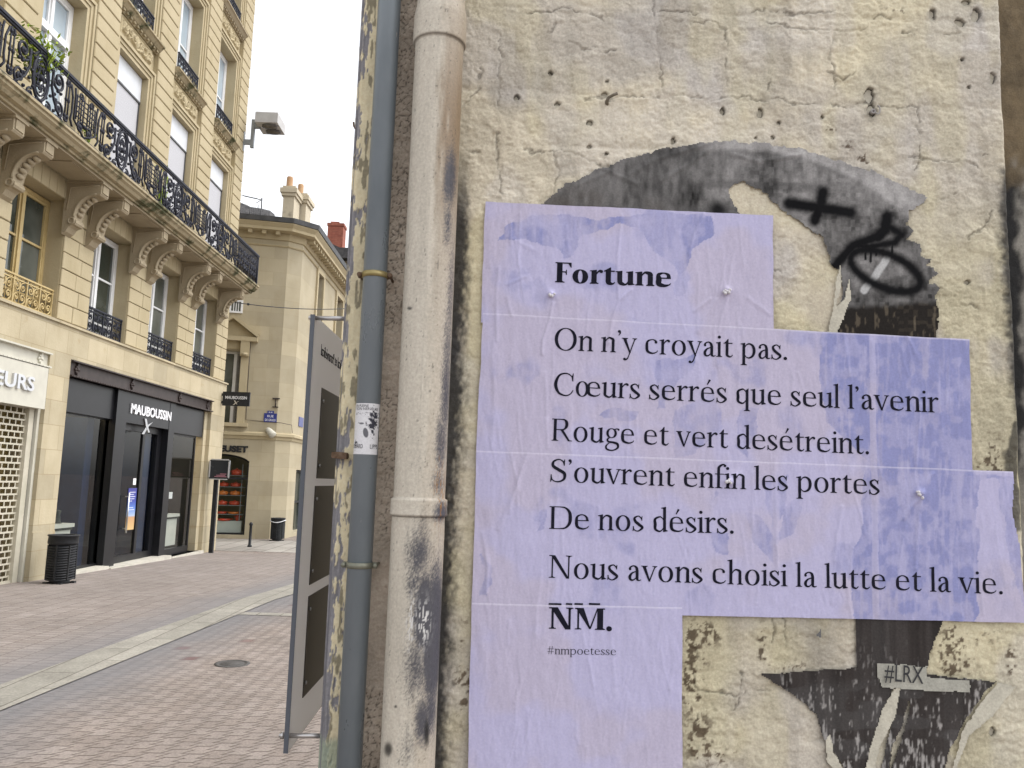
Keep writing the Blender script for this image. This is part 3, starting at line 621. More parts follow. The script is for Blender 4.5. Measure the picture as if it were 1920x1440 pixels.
# ---- scrolled ironwork in the plane x = const : (y, z) paths
def spiral(cy, cz, r0, turns, a0, sgn=1, n=26, r1=.02):
    return [(cy + sgn * (r0 + (r1 - r0) * (k / n) ** .8) * math.cos(a0 + turns * 2 * math.pi * k / n), cz + (r0 + (r1 - r0) * (k / n) ** .8) * math.sin(a0 + turns * 2 * math.pi * k / n)) for k in range(n + 1)]
def ironpath(mb, x, pts, r, flat=1.0): mb.tube([(x, p[0], p[1]) for p in pts], r * 1.25, 5, flat=flat)
def balcony_module(mb, x, yc, z0, z1, half=1.12):
    H = z1 - z0; zm = (z0 + z1) / 2
    for rr, th in ((1.0, .020), (.80, .012), (.40, .010)):       # medallion
        mb.tube([(x, yc + .17 * rr * math.cos(t), zm + .29 * rr * math.sin(t)) for t in np.linspace(0, 2 * math.pi, 22, endpoint=False)], th, 6, closed=True)
    for k in range(8):
        t = 2 * math.pi * k / 8; ironpath(mb, x, spiral(yc + .075 * math.cos(t), zm + .14 * math.sin(t), .05, 1.1, t, 1, 9, .012), .010)
    for k in range(10):
        t = 2 * math.pi * k / 10; mb.sphere((x, yc + .19 * math.cos(t), zm + .32 * math.sin(t)), .022, 6, 4)
    mb.sphere((x, yc, zm), .045, 8, 6)
    for s in (-1, 1):
        ironpath(mb, x, [(yc + s * .10, z1 - .03), (yc + s * .17, z1 - .10), (yc + s * .26, z1 - .11)], .012)
        ironpath(mb, x, spiral(yc + s * .40, zm + .16, .155, 1.75, 2.6, s, 34), .0145); mb.sphere((x, yc + s * .40, zm + .15), .036, 6, 5)
        ironpath(mb, x, [(yc + s * .26, zm + .22), (yc + s * .25, zm + .02), (yc + s * .33, zm - .14), (yc + s * .46, zm - .26), (yc + s * .53, zm - .31)], .014)
        ironpath(mb, x, spiral(yc + s * .44, zm - .19, .125, 1.6, 4.4, s, 30), .0135); mb.sphere((x, yc + s * .43, zm - .19), .032, 6, 5)
        ironpath(mb, x, spiral(yc + s * .20, zm - .30, .075, 1.4, 1.2, -s, 20), .012); ironpath(mb, x, spiral(yc + s * .29, zm + .33, .05, 1.2, 1.2, -s, 16), .011)
        for k, (dy, dz) in enumerate(((.33, -.05), (.36, -.11), (.40, .02), (.30, .10), (.47, .02), (.34, -.27), (.24, -.12))): mb.sphere((x, yc + s * dy, zm + dz), .024, 6, 4)
        for dy in (.60, .665):
            mb.tube([(x, yc + s * dy, z0 + .05), (x, yc + s * dy, z1 - .03)], .0125, 6)
            for q in (.14, .40, .66): mb.sphere((x, yc + s * dy, z0 + q * H / .76), .023, 6, 4, sc=(1, 1, 1.5))
        ironpath(mb, x, spiral(yc + s * .63, z1 - .085, .05, 1.2, 0, s, 14), .011); ironpath(mb, x, spiral(yc + s * .63, z0 + .09, .05, 1.2, 3.2, s, 14), .011)
        ironpath(mb, x, [(yc + s * .70, z1 - .05), (yc + s * .76, z1 - .20), (yc + s * .765, zm - .10), (yc + s * .74, z0 + .13), (yc + s * .80, z0 + .05)], .012)
        # half of the little trellis over each window axis
        for dy in (.88, .94, 1.0, 1.06): mb.tube([(x, yc + s * dy, zm - .13 - (.05 if dy > .93 else 0)), (x, yc + s * dy, zm + .22)], .010, 5)
        for q in range(5): mb.tube([(x, yc + s * .83, zm - .08 + q * .07), (x, yc + s * 1.12, zm - .08 + q * .07)], .009, 5)
        ironpath(mb, x, [(yc + s * .81, z1 - .05), (yc + s * .83, zm + .18), (yc + s * .83, zm - .16), (yc + s * .92, zm - .20), (yc + s * 1.12, zm - .30)], .012)
        ironpath(mb, x, spiral(yc + s * 1.0, z0 + .13, .085, 1.5, .6, s, 22), .012); ironpath(mb, x, spiral(yc + s * .97, z1 - .10, .06, 1.3, 5.2, s, 16), .011)
        mb.sphere((x, yc + s * 1.0, z0 + .13), .03, 6, 5); mb.sphere((x, yc + s * 1.10, z0 + .18), .03, 6, 4)
# balcony: slab, corbels, railing
RX = -5.87
slab = MB()
slab.profile([(FX - .02, 6.02), (RX + .06, 6.02), (RX + .06, 5.985), (RX + .03, 5.975), (RX + .03, 5.94), (RX - .01, 5.915), (RX - .04, 5.875), (RX - .10, 5.865), (RX - .10, 5.83), (FX - .02, 5.83)], 3.6, 19.22)
balc = slab.build('balcony', MOSSY, town)
sf = MB(); sf.box(FX - .02, RX - .14, 3.6, 19.16, 5.80, 5.828)
for c in YC + [9.19]: sf.box(FX + .08, RX - .20, c - .36, c + .36, 5.787, 5.799)
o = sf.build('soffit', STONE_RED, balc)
def corbel(yc):
    mb = MB(); hw = .118; x0 = FX - .07; x1 = RX - .17; ca, rx, rz = x1 - .05, x1 - .05 - (x0 + .17), .36
    arc = [(ca - rx * math.sin(t), 5.235 + rz * math.cos(t)) for t in np.linspace(0, math.pi / 2, 14)]
    prof = [(x0, 5.80), (x1, 5.80), (x1, 5.625), (x1 - .02, 5.60)] + arc + [(x0 + .20, 5.20), (x0 + .205, 5.165), (x0 + .185, 5.135), (x0 + .14, 5.13), (x0 + .10, 5.10), (x0 + .06, 5.03), (x0, 4.99)]
    mb.prism([(p[0], yc - hw, p[1]) for p in prof], (0, 2 * hw, 0))
    mb.box(x1, x1 + .016, yc - hw * .75, yc + hw * .75, 5.645, 5.775); mb.box(x0, x1 + .035, yc - hw - .025, yc + hw + .025, 5.768, 5.7995)
    for s_ in (-1, 1):                       # scroll carved on each cheek, beads along the hollow
        y = yc + s_ * (hw + .004); mb.tube([(p[0] - .012, y, p[1] + .012) for p in arc], .018, 6); mb.tube([(x0 + .13 + .045 * math.cos(t), y, 5.19 + .045 * math.sin(t)) for t in np.linspace(0, 2 * math.pi, 14, endpoint=False)], .016, 6, closed=True)
        mb.tube([(x1 - .03, y, 5.74), (x1 - .16, y, 5.735), (x0 + .08, y, 5.70), (x0 + .05, y, 5.35)], .013, 5)
    for k in range(3, 12, 2): mb.sphere((arc[k][0] + .012, yc, arc[k][1] - .012), .036, 8, 5, sc=(1, 2.2, 1))
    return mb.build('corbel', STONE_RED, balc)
for yc in (9.76, 10.44, 12.0, 12.70, 14.24, 14.95, 16.49, 17.19, 18.73): corbel(yc)
rail = MB()
for k in range(-3, 3): balcony_module(rail, RX, 12.05 + 2.24 * k, 6.05, 6.70)
for y in np.arange(17.70, 19.15, .075): rail.tube([(RX, y, 6.06), (RX, y, 6.70)], .011, 5)
for q in (6.22, 6.36, 6.52):
    for j in range(8): ironpath(rail, RX, spiral(17.80 + j * .17, q, .07, 1.4, j, 1 if j % 2 else -1, 16), .011)
for x in np.arange(FX + .08, RX, .075): rail.tube([(x, 19.15, 6.06), (x, 19.15, 6.70)], .010, 5)
for j in range(4): rail.tube([(FX + .12 + j * .15 + .055 * math.cos(t), 19.15, 6.36 + .2 * math.sin(t)) for t in np.linspace(0, 2 * math.pi, 14, endpoint=False)], .010, 5, closed=True)
rail.box(RX - .032, RX + .032, 3.6, 19.18, 6.715, 6.752); rail.box(RX - .016, RX + .016, 3.6, 19.18, 6.69, 6.715); rail.box(RX - .02, RX + .02, 3.6, 19.18, 6.035, 6.06)
rail.box(FX, RX - .033, 19.125, 19.18, 6.717, 6.75); rail.box(FX, RX - .02, 19.14, 19.165, 6.036, 6.06); rail.box(RX - .02, RX + .02, 19.14, 19.175, 6.02, 6.70)
rail.build('railing', IRON, balc)

# ---- windows
def casement(c, hw, z0, z1, x, fmat, gmat, bars=(.45, .86), transom=None, name='window', mull=.075, fr=.055):
    p = MB(); p.box(x - .03, x - .022, c - hw, c + hw, z0, z1); pane = p.build(name, gmat, town)
    f = MB(); f.box(x - .05, x + .02, c - hw, c - hw + fr, z0, z1); f.box(x - .05, x + .02, c + hw - fr, c + hw, z0, z1); f.box(x - .05, x + .02, c - hw + fr, c + hw - fr, z1 - fr, z1); f.box(x - .05, x + .02, c - hw + fr, c + hw - fr, z0, z0 + fr)
    f.box(x - .02, x + .035, c - mull / 2, c + mull / 2, z0 + fr, z1 - fr)
    for s in (-1, 1):                        # leaf stiles and glazing bars
        a, b = (c - hw + fr, c - mull / 2) if s < 0 else (c + mull / 2, c + hw - fr)
        f.box(x - .02, x + .012, a, a + .035, z0 + fr, z1 - fr); f.box(x - .02, x + .012, b - .035, b, z0 + fr, z1 - fr)
        for q in bars: zz = z1 - (z1 - z0) * q; f.box(x - .02, x + .008, a + .035, b - .035, zz - .016, zz + .016)
        f.box(x - .02, x + .01, a + .035, b - .035, z0 + fr, z0 + fr + .05); f.box(x - .02, x + .01, a + .035, b - .035, z1 - fr - .04, z1 - fr)
    if transom: f.box(x - .03, x + .05, c - hw + fr, c + hw - fr, transom, transom + .11)
    f.build('frame', fmat, pane); return pane
def balconet(y0, y1, x, z0, z1, mt, parent):
    mb = MB(); w_ = y1 - y0; H = z1 - z0
    mb.box(x - .018, x + .018, y0, y1, z1 - .025, z1); mb.box(x - .012, x + .012, y0, y1, z1 - .075, z1 - .06); mb.box(x - .014, x + .014, y0, y1, z0, z0 + .02)
    n = 4
    for k in range(n + 1): y = y0 + .012 + (w_ - .024) * k / n; mb.box(x - .011, x + .011, y - .011, y + .011, z0 + .02, z1 - .025)
    zm = (z0 + z1) / 2 - .02
    for k in range(n):
        yc = y0 + w_ * (k + .5) / n; q = w_ / n
        for s in (-1, 1):
            ironpath(mb, x, spiral(yc + s * q * .22, zm + H * .17, q * .23, 1.5, 1.2, s, 18, .01), .0085); ironpath(mb, x, spiral(yc + s * q * .22, zm - H * .20, q * .23, 1.5, 4.6, s, 18, .01), .0085)
            mb.sphere((x, yc + s * q * .2, zm + H * .17), .015, 6, 4); mb.sphere((x, yc + s * q * .2, zm - H * .2), .015, 6, 4)
        mb.tube([(x, yc, z0 + .02), (x, yc, z1 - .07)], .008, 5); mb.tube([(x, yc + q * .3 * math.cos(t), z1 - .045 + .012 * math.sin(t)) for t in np.linspace(0, 6.28, 10)], .006, 4)
    return mb.build('balconet', mt, parent)
for i, (y0, y1) in enumerate(EW):
    c, hw = (y0 + y1) / 2, (y1 - y0) / 2
    wd = casement(c, hw, 3.74, 5.50, -6.86, TAN_PAINT if i == 0 else WHITE_PAINT, GLASS_DARK, bars=(.42, .86))
    balconet(y0 + .01, y1 - .01, -6.66, 3.745, 4.15, TAN_PAINT if i == 0 else IRON, wd)
casement(YC[0], .56, 6.0, 8.61, -6.80, WHITE_PAINT, GLASS_SKY, bars=(), transom=7.86, fr=.075)
for c in YC[1:]:
    mb = MB(); mb.box(-6.75, -6.685, c - .55, c + .55, 8.17, 8.61); win = mb.build('window', SHUTTER, town)
    mb = MB(); mb.box(-6.745, -6.70, c - .55, c + .55, 6.02, 8.14); mb.build('roller_blind', SHUTTER_MESH, win)
    mb = MB(); mb.box(-6.75, -6.68, c - .555, c + .555, 8.135, 8.168); mb.box(-6.74, -6.69, c + .515, c + .555, 6.02, 8.135); mb.build('guide_rail', ZINC, win)
for i, c in enumerate(YC):
    wd = casement(c, .56, 9.45, 11.39, -6.82, WHITE_PAINT, GLASS_SKY if i != 1 else GLASS_DARK, bars=(.55,), fr=.07)
    balconet(c - .53, c + .53, -6.56, 9.42, 9.80, IRON, wd)
wd = casement(YC[3], .56, 12.25, 14.14, -6.82, WHITE_PAINT, GLASS_DARK, bars=(.55,), fr=.07); balconet(YC[3] - .53, YC[3] + .53, -6.56, 12.24, 12.62, IRON, wd)

# ---- black jewellery shopfront (opening y 12.38 .. 18.60, z 0 .. 3.18)
def rosette_beam(y0, y1, z0, z1, x, mt, ros):
    mb = MB(); mb.box(x - .14, x - .02, y0, y1, z0, z1); mb.box(x - .14, x + .05, y0, y1, z1 - .022, z1); mb.box(x - .14, x + .05, y0, y1, z0, z0 + .022)
    k = y0 + .04
    while k < y1: mb.sphere((x + .045, k, z0 + .012), .013, 6, 4); k += .085
    for y in ros:
        for a in range(6): mb.sphere((x - .012, y + .045 * math.cos(a * 1.047), (z0 + z1) / 2 + .045 * math.sin(a * 1.047)), .028, 6, 4)
        mb.sphere((x + .0, y, (z0 + z1) / 2), .03, 8, 6); mb.box(x - .02, x + .012, y - .02, y + .02, z0 + .02, z1 - .02)
    return mb.build('lintel_beam', mt, town)
rosette_beam(12.38, 18.60, 2.925, 3.175, FX - .01, IRON_BROWN, (12.62, 14.55, 16.75, 18.38))
GZ = -.22
mb = MB(); mb.box(-6.72, -6.60, 12.38, 14.10, 2.40, 2.92); mb.build('fascia', BLACK_LAC, town)
mb = MB(); mb.box(-6.72, -6.60, 16.66, 18.42, 2.34, 2.92); mb.build('fascia', BLACK_LAC, town)
mb = MB(); mb.box(-6.80, -6.545, 14.10, 14.50, GZ, 2.92); mb.box(-6.80, -6.545, 16.38, 16.66, GZ, 2.92); mb.box(-6.80, -6.55, 14.50, 16.38, 2.38, 2.92); mb.box(-7.2, -6.80, 14.44, 14.50, GZ, 2.92); mb.box(-7.2, -6.80, 16.38, 16.44, GZ, 2.92)
portal = mb.build('portal', BLACK_LAC, town)
sans('MAUBOUSSIN', .25, WHITE_LETTER, 'lettering', portal, (-6.549, 14.62, 2.555), (0, 1, 0), (0, 0, 1), .02, 1.80, .004)
def emblem(o, u, v, size, mt, parent, depth, wide=1.9):
    """X of two bent tapering strokes"""
    o, u, v = [np.array(a, float) for a in (o, u, v)]; n = np.cross(u, v); mb = MB()
    for pts in (((-.42, .95), (-.12, .95), (.14, .10), (.52, -.62), (.30, -.70), (-.10, -.02)), ((.92, .72), (.30, .34), (-.12, -.10), (-.66, -.98), (-.30, -.98), (.12, -.22), (.36, .14))):
        mb.prism([o + (a * u * wide + b * v) * size + n * .0006 for a, b in pts], n * (depth if pts[0][0] < 0 else depth * .8))
    return mb.build('emblem', mt, parent)
emblem((-6.549, 15.32, 2.36), (0, 1, 0), (0, 0, 1), .15, SILVER, portal, .02)
# interior, glass and displays
INTER = mat('dark_shop_interior', (.030, .031, .034), (.055, .052, .046), 2, rough=.8); OLIVE = mat('olive_display_wall', (.26, .25, .18), (.36, .34, .25), 1.4, rough=.7)
mb = MB(); mb.box(-8.9, -8.85, 12.38, 18.6, GZ, 2.95); mb.box(-8.85, -6.75, 12.38, 12.42, GZ, 2.95); mb.box(-8.85, -6.75, 18.56, 18.6, GZ, 2.95); mb.box(-8.85, -6.75, 12.42, 18.56, 2.89, 2.92); mb.box(-8.85, -6.52, 12.42, 18.56, GZ - .1, GZ + .06)
mb.build('shop_interior', INTER, town)
mb = MB(); mb.box(-7.42, -7.38, 12.42, 13.95, -.1, 2.7); mb.build('display_wall', OLIVE, town)
mb = MB(); mb.box(-7.42, -7.38, 16.75, 18.5, -.1, 2.6); mb.build('display_wall', OLIVE, town)
mb = MB(); mb.box(-7.36, -6.90, 13.86, 14.09, GZ, 2.4); mb.build('navy_panel', NAVY, town)
mb = MB(); mb.box(-7.1, -6.80, 15.70, 16.37, GZ, 2.30); mb.build('navy_panel', NAVY, town)
DISPLAY = mat('white_display_counter', (.50, .50, .46), (.58, .57, .52), 4, rough=.6); VELVET = mat('dark_display_stand', (.02, .03, .025), (.05, .06, .055), 9)
for y0, y1 in ((12.50, 13.55), (16.80, 18.0)):
    mb = MB(); mb.box(-7.25, -6.86, y0, y1, .0, .56); mb.box(-7.30, -6.82, y0 - .04, y1 + .04, .60, .66); ct = mb.build('display_counter', DISPLAY, town)
    mb = MB(); mb.box(-7.28, -6.84, y0 - .02, y1 + .02, .56, .60); [mb.lathe([(.07, .66), (.05, .70), (.035, .80), (.055, .86), (.0, .88)], (-7.0 - .08 * (k % 2), y0 + .12 + k * .19, 0), 12) for k in range(5)]; mb.build('jewel_stand', VELVET, ct)
mb = MB(); mb.box(-7.378, -7.35, 13.28, 13.52, .85, 1.55); pf = mb.build('framed_print', BLACK_MAT, town); mb = MB(); mb.box(-7.349, -7.345, 13.34, 13.46, .95, 1.45); mb.build('print', mat('violet_print', (.10, .09, .16), (.2, .17, .24), 6), pf)
GLOW = bpy.data.materials.new('sconce_and_fill_glow'); GLOW.use_nodes = True; e_ = GLOW.node_tree.nodes['Principled BSDF']; e_.inputs['Emission Color'].default_value = (1, .82, .55, 1); e_.inputs['Emission Strength'].default_value = 3.2
for y, z in ((12.66, 1.72), (12.92, 1.74)): mb = MB(); mb.lathe([(.012, z), (.05, z + .13), (0, z + .13)], (-7.32, y, 0), 10); mb.build('sconce', GLOW, town)
mb = MB(); mb.box(-7.5, -7.1, 12.7, 13.6, 2.60, 2.64); mb.build('fill_glow_panel', GLOW, town)  # unseen glowing panels added above the glass to brighten both displays
mb = MB(); mb.box(-7.3, -7.0, 16.9, 18.0, 2.60, 2.64); mb.build('fill_glow_panel', GLOW, town)
mb = MB(); mb.box(-7.0, -6.9, 17.3, 17.75, .98, 1.12); mb.tube([(-6.95, 17.4, .66), (-6.95, 17.4, .98)], .012, 6); mb.build('price_card', WHITE_LETTER, town)
for y0, y1, zt in ((12.44, 14.10, 2.42), (16.66, 18.16, 2.34)):
    p = MB(); p.add([(-6.68, y0, -.02), (-6.68, y1, -.02), (-6.68, y1, zt), (-6.68, y0, zt)], [(0, 1, 2, 3)]); pn = p.build('shop_window', SHOP_GLASS, town)
    f = MB(); f.box(-6.72, -6.66, y0 - .05, y0, GZ, zt); f.box(-6.72, -6.66, y1, y1 + .05, GZ, zt); f.box(-6.72, -6.66, y0, y1, GZ, -.02); f.box(-6.72, -6.665, y0, y1, zt - .04, zt); f.build('frame', BLACK_LAC, pn)
mb = MB(); mb.box(-6.80, -6.58, 18.42, 18.60, GZ, 2.92); mb.build('jamb_lining', STONE_GF, town)
dr = MB(); dr.add([(-6.71, 14.62, 0), (-6.71, 16.2, 0), (-6.71, 16.2, 2.28), (-6.71, 14.62, 2.28)], [(0, 1, 2, 3)]); door = dr.build('shop_door', SHOP_GLASS, town)
f = MB(); f.box(-6.76, -6.68, 14.50, 14.62, GZ, 2.38); f.box(-6.76, -6.68, 16.2, 16.38, GZ, 2.38); f.box(-6.76, -6.68, 14.62, 16.2, 2.26, 2.38); f.box(-6.76, -6.68, 14.62, 16.2, GZ, .02); f.box(-6.75, -6.685, 15.56, 15.66, .02, 2.26); f.build('frame', BLACK_LAC, door)
mb = MB(); mb.tube([(-6.63, 15.06, .42), (-6.63, 15.06, 1.14)], .014, 8); [mb.tube([(-6.63, 15.06, z), (-6.7, 15.06, z)], .010, 6) for z in (.50, 1.07)]; mb.build('handle', SILVER, door)
def poster_mat():
    m = mat('beach_poster_print', (.05, .06, .20), None, rough=.4); n = m.node_tree.nodes; L = m.node_tree.links; tc = n.new('ShaderNodeTexCoord'); sx = n.new('ShaderNodeSeparateXYZ'); L.new(tc.outputs['Object'], sx.inputs[0])
    mr = n.new('ShaderNodeMapRange'); mr.inputs[1].default_value = .46; mr.inputs[2].default_value = 1.22; L.new(sx.outputs[2], mr.inputs[0]); cr = n.new('ShaderNodeValToRGB'); e = cr.color_ramp.elements
    e[0].position = 0; e[0].color = (.62, .42, .18, 1); e[1].position = .30; e[1].color = (.50, .28, .14, 1)
    for p, c in ((.34, (.35, .45, .62)), (.52, (.10, .20, .55)), (.7, (.04, .06, .32)), (1, (.05, .05, .25))): q = e.new(p); q.color = (*c, 1)
    L.new(mr.outputs[0], cr.inputs[0]); L.new(cr.outputs[0], n['Principled BSDF'].inputs['Base Color']); return m
mb = MB(); mb.box(-6.705, -6.702, 15.18, 15.53, .46, 1.22); ps = mb.build('door_poster', poster_mat(), door)
mb = MB(); [mb.box(-6.702, -6.7005, 15.24, 15.24 + l, z, z + .010) for z, l in ((1.14, .24), (1.10, .17), (1.06, .24), (1.02, .21), (.98, .12), (.86, .19), (.82, .24))]; mb.build('printed_text', WHITE_LETTER, ps); mb = MB(); mb.box(-6.705, -6.702, 15.34, 15.46, 1.28, 1.40); mb.build('printed_notice', WHITE_LETTER, door)
mb = MB(); mb.box(-6.85, -6.44, 12.38, 14.10, -.34, -.06); mb.box(-7.3, -6.40, 14.10, 16.66, -.34, -.10); mb.box(-6.85, -6.44, 16.66, 18.6, -.34, -.16); mb.build('doorstep', mat('stone_sill', (.45, .42, .36), (.56, .53, .46), 5, bump=.003), town)
# ---- cream shop to the left: fascia, rosette beam and roller grille
rosette_beam(6.6, 11.80, 2.96, 3.175, FX - .01, CREAM_PAINT, (11.6, 9.6, 7.6))
mb = MB(); mb.box(-6.62, -6.47, 6.6, 11.74, 2.36, 2.95); mb.box(-6.70, -6.56, 11.74, 11.80, -.1, 2.95); fas = mb.build('fascia', CREAM_PAINT, town)
sans('C\u0152URS', .27, SILVER, 'lettering', fas, (-6.469, 10.02, 2.58), (0, 1, 0), (0, 0, 1), .03, 1.36, .006)
mb = MB(); mb.box(-6.60, -6.48, 11.63, 11.735, 2.75, 2.94); mb.build('alarm_box', CREAM_PAINT, town)
gr = MB(); z = -.06
while z < 2.36:
    gr.box(-6.655, -6.645, 6.6, 11.62, z, z + .024); z += .086
z = -.06; r = 0
while z < 2.30:
    y = 11.60 - (.07 if r % 2 else 0)
    while y > 9.8: gr.box(-6.653, -6.647, y - .020, y, z + .024, z + .086); y -= .14
    z += .086; r += 1
gr.box(-6.69, -6.60, 11.60, 11.72, -.1, 2.36); gr.box(-6.68, -6.62, 6.6, 11.6, -.1, -.02)
gr.build('roller_grille', mat('cream_grille_bars', (.46, .43, .34), (.54, .50, .41), 4, rough=.5), town)
mb = MB(); mb.box(-7.0, -6.95, 6.6, 11.8, -.1, 2.5); mb.build('shop_interior', mat('ochre_shop_interior', (.26, .20, .08), (.36, .28, .12), 1.5), town)
# ================================================================== THINGS ALONG THE LEFT PAVEMENT
GALV = mat('grey_powder_coat', (.23, .25, .27), (.28, .30, .32), 8, rough=.45, metal=.2)
LAMP_GREY = mat('pale_grey_lamp_housing', (.42, .41, .40), (.48, .47, .46), 6, rough=.5)
lamp = thing('street_lamp', (-6.5, 19.4, 9.6), 'flat square grey lamp on a stepped bracket at the townhouse corner, against the sky', 'street lamp')
mb = MB(); mb.box(-6.53, -6.49, 19.36, 19.44, 9.45, 9.95); mb.box(-6.49, -6.29, 19.365, 19.435, 9.62, 9.74); mb.box(-6.33, -6.25, 19.36, 19.44, 9.54, 10.26); mb.box(-6.25, -6.10, 19.37, 19.43, 10.04, 10.17); mb.build('bracket', GALV, lamp)
mb = MB(); P = [(-6.17, 10.08), (-5.62, 10.08), (-5.62, 10.33), (-6.17, 10.33)]
mb.prism([(x, 19.10, z) for x, z in P], (0, .72, 0)); mb.prism([(-6.17, 19.099, 10.33), (-5.62, 19.099, 10.33), (-5.64, 19.13, 10.36), (-6.15, 19.13, 10.36)], (0, .68, 0)); hd = mb.build('lamp_head', LAMP_GREY, lamp)
mb = MB()
for y in (19.16, 19.48):
    n = 20; V = [(-5.85 + .19 * math.cos(t), y + .12 + .12 * math.sin(t), 10.078 - .05 * k) for k in (0, 1) for t in np.linspace(0, 2 * math.pi, n, endpoint=False)]; V += [(-5.85 + .12 * math.cos(t), y + .12 + .08 * math.sin(t), 10.02) for t in np.linspace(0, 2 * math.pi, n, endpoint=False)]
    mb.add(V, [(i, (i + 1) % n, n + (i + 1) % n, n + i) for i in range(n)] + [(n + i, n + (i + 1) % n, 2 * n + (i + 1) % n, 2 * n + i) for i in range(n)] + [[2 * n + i for i in range(n)]], 0, True)
mb.build('lens', mat('smoked_lamp_lens', (.06, .052, .045), (.12, .11, .10), 9, rough=.2, spec=.6), hd)

hs_ = thing('hanging_sign', (-6.5, 19.2, 3.1), 'small black projecting shop sign with white lettering and silver cross emblem above the pavement', 'shop sign')
mb = MB(); mb.box(-6.47, -5.84, 19.17, 19.23, 3.13, 3.46); pan = mb.build('panel', BLACK_MAT, hs_)
mb = MB(); mb.box(-6.52, -6.47, 19.18, 19.22, 3.18, 3.24); mb.build('arm', BLACK_MAT, hs_); mb = MB(); mb.box(-6.52, -6.47, 19.18, 19.22, 3.36, 3.42); mb.build('arm', BLACK_MAT, hs_)
sans('MAUBOUSSIN', .1, WHITE_LETTER, 'lettering', pan, (-6.405, 19.169, 3.29), (1, 0, 0), (0, 0, 1), .004, .50, .001)
emblem((-6.16, 19.169, 3.205), (1, 0, 0), (0, 0, 1), .055, SILVER, pan, .006, 1.7)

def litter_bin(x, y, r, h, label):
    z0 = ground_z(y); t = thing('litter_bin', (x, y, z0), label, 'bin', 'round black street bins')
    mb = MB(); n = 40; rows = 14; zb, zt = z0 + .06, z0 + h * .80
    mb.lathe([(r * .90, zb), (r * .90, zt)], (x, y, 0), 28)
    for k in range(rows):                    # pressed louvre bands round the drum
        z = zb + (zt - zb) * (k + .5) / rows; dz = (zt - zb) / rows
        V = [(x + rr * math.cos(q), y + rr * math.sin(q), zz + .018 * math.sin(q * 1)) for rr, zz in ((r * .905, z - dz * .42), (r, z - dz * .30), (r * .985, z + dz * .28), (r * .905, z + dz * .36)) for q in np.linspace(0, 2 * math.pi, n, endpoint=False)]
        mb.add(V, [(i * n + j, i * n + (j + 1) % n, (i + 1) * n + (j + 1) % n, (i + 1) * n + j) for i in range(3) for j in range(n)], 0, True)
    for k in range(7): q = 2 * math.pi * k / 7 + .3; mb.obox((x + r * .97 * math.cos(q) - .012, y + r * .97 * math.sin(q) - .012, zb), (.024, 0, 0), (0, .024, 0), (0, 0, zt - zb))
    mb.build('drum', BLACK_MAT, t)
    mb = MB(); mb.lathe([(r * .95, zt), (r * 1.04, zt + .01), (r * 1.06, zt + h * .05), (r * 1.02, z0 + h * .97), (r * 1.10, z0 + h * .975), (r * 1.10, z0 + h), (r * .80, z0 + h), (r * .78, z0 + h * .85), (0, z0 + h * .82)], (x, y, 0), 32); mb.build('rim', BLACK_MAT, t)
    mb = MB(); mb.lathe([(r * .7, z0 - .01), (r * .7, zb + .005), (0, zb + .005)], (x, y, 0), 24)
    for k in range(4): q = k * 1.571 + .5; mb.box(x + r * .9 * math.cos(q) - .03, x + r * .9 * math.cos(q) + .03, y + r * .9 * math.sin(q) - .03, y + r * .9 * math.sin(q) + .03, z0, z0 + .025)
    mb.build('foot', BLACK_MAT, t); return t
litter_bin(-6.03, 11.75, .185, .67, 'round black slotted bin against the stone pier beside the black shopfront')
b2 = litter_bin(-5.92, 22.75, .185, .62, 'round black bin against the far corner house')
LINER = mat('white_bin_liner', (.7, .7, .72), None, rough=.5)
mb = MB(); mb.tube([(-5.92 + .205 * math.cos(t), 22.75 + .205 * math.sin(t), ground_z(22.75) + .53 + .03 * math.cos(t * 2)) for t in np.linspace(0, 2 * math.pi, 24, endpoint=False)], .012, 5, closed=True); mb.build('bag_edge', LINER, b2)

sp = thing('information_post', (-6.33, 18.75, ground_z(18.75)), 'black post carrying a rounded grey display case in front of the last pier', 'sign post')
mb = MB(); mb.box(-6.375, -6.285, 18.71, 18.79, ground_z(18.75) - .02, 1.86); mb.build('post', BLACK_MAT, sp)
def round_panel(mb, x0, x1, y0, y1, z0, z1, r=.06):
    P = []
    for cx, cz, a in ((x1 - r, z0 + r, -90), (x1 - r, z1 - r, 0), (x0 + r, z1 - r, 90), (x0 + r, z0 + r, 180)):
        for k in range(6): q = R_(a + 18 * k); P.append((cx + r * math.cos(q), y0, cz + r * math.sin(q)))
    mb.prism(P, (0, y1 - y0, 0)); return mb
pn = round_panel(MB(), -6.47, -6.02, 18.64, 18.70, 1.41, 1.87).build('display_case', mat('dark_case_glass', (.035, .037, .04), (.16, .16, .16), 5, 6, .5, .7, rough=.08, spec=.6), sp)
mb = MB(); P = []
for s, y in ((0, 18.632), (1, 18.632)): pass
mb.box(-6.44, -6.05, 18.628, 18.639, 1.845, 1.872); mb.box(-6.44, -6.05, 18.628, 18.639, 1.408, 1.43); mb.box(-6.472, -6.445, 18.628, 18.639, 1.46, 1.82); mb.box(-6.045, -6.018, 18.628, 18.639, 1.46, 1.82); mb.build('case_frame', LAMP_GREY, pn)
mb = MB()
for z, a, b, in ((1.50, -6.30, -6.10), (1.47, -6.34, -6.07), (1.53, -6.22, -6.08)): mb.box(a, b, 18.634, 18.6385, z, z + .014)
mb.build('printed_strip', mat('pink_print', (.45, .20, .24), None), pn)
bl = thing('bollard', (-6.02, 20.6, ground_z(20.6)), 'thin black bollard in front of the casserole shop window', 'bollard')
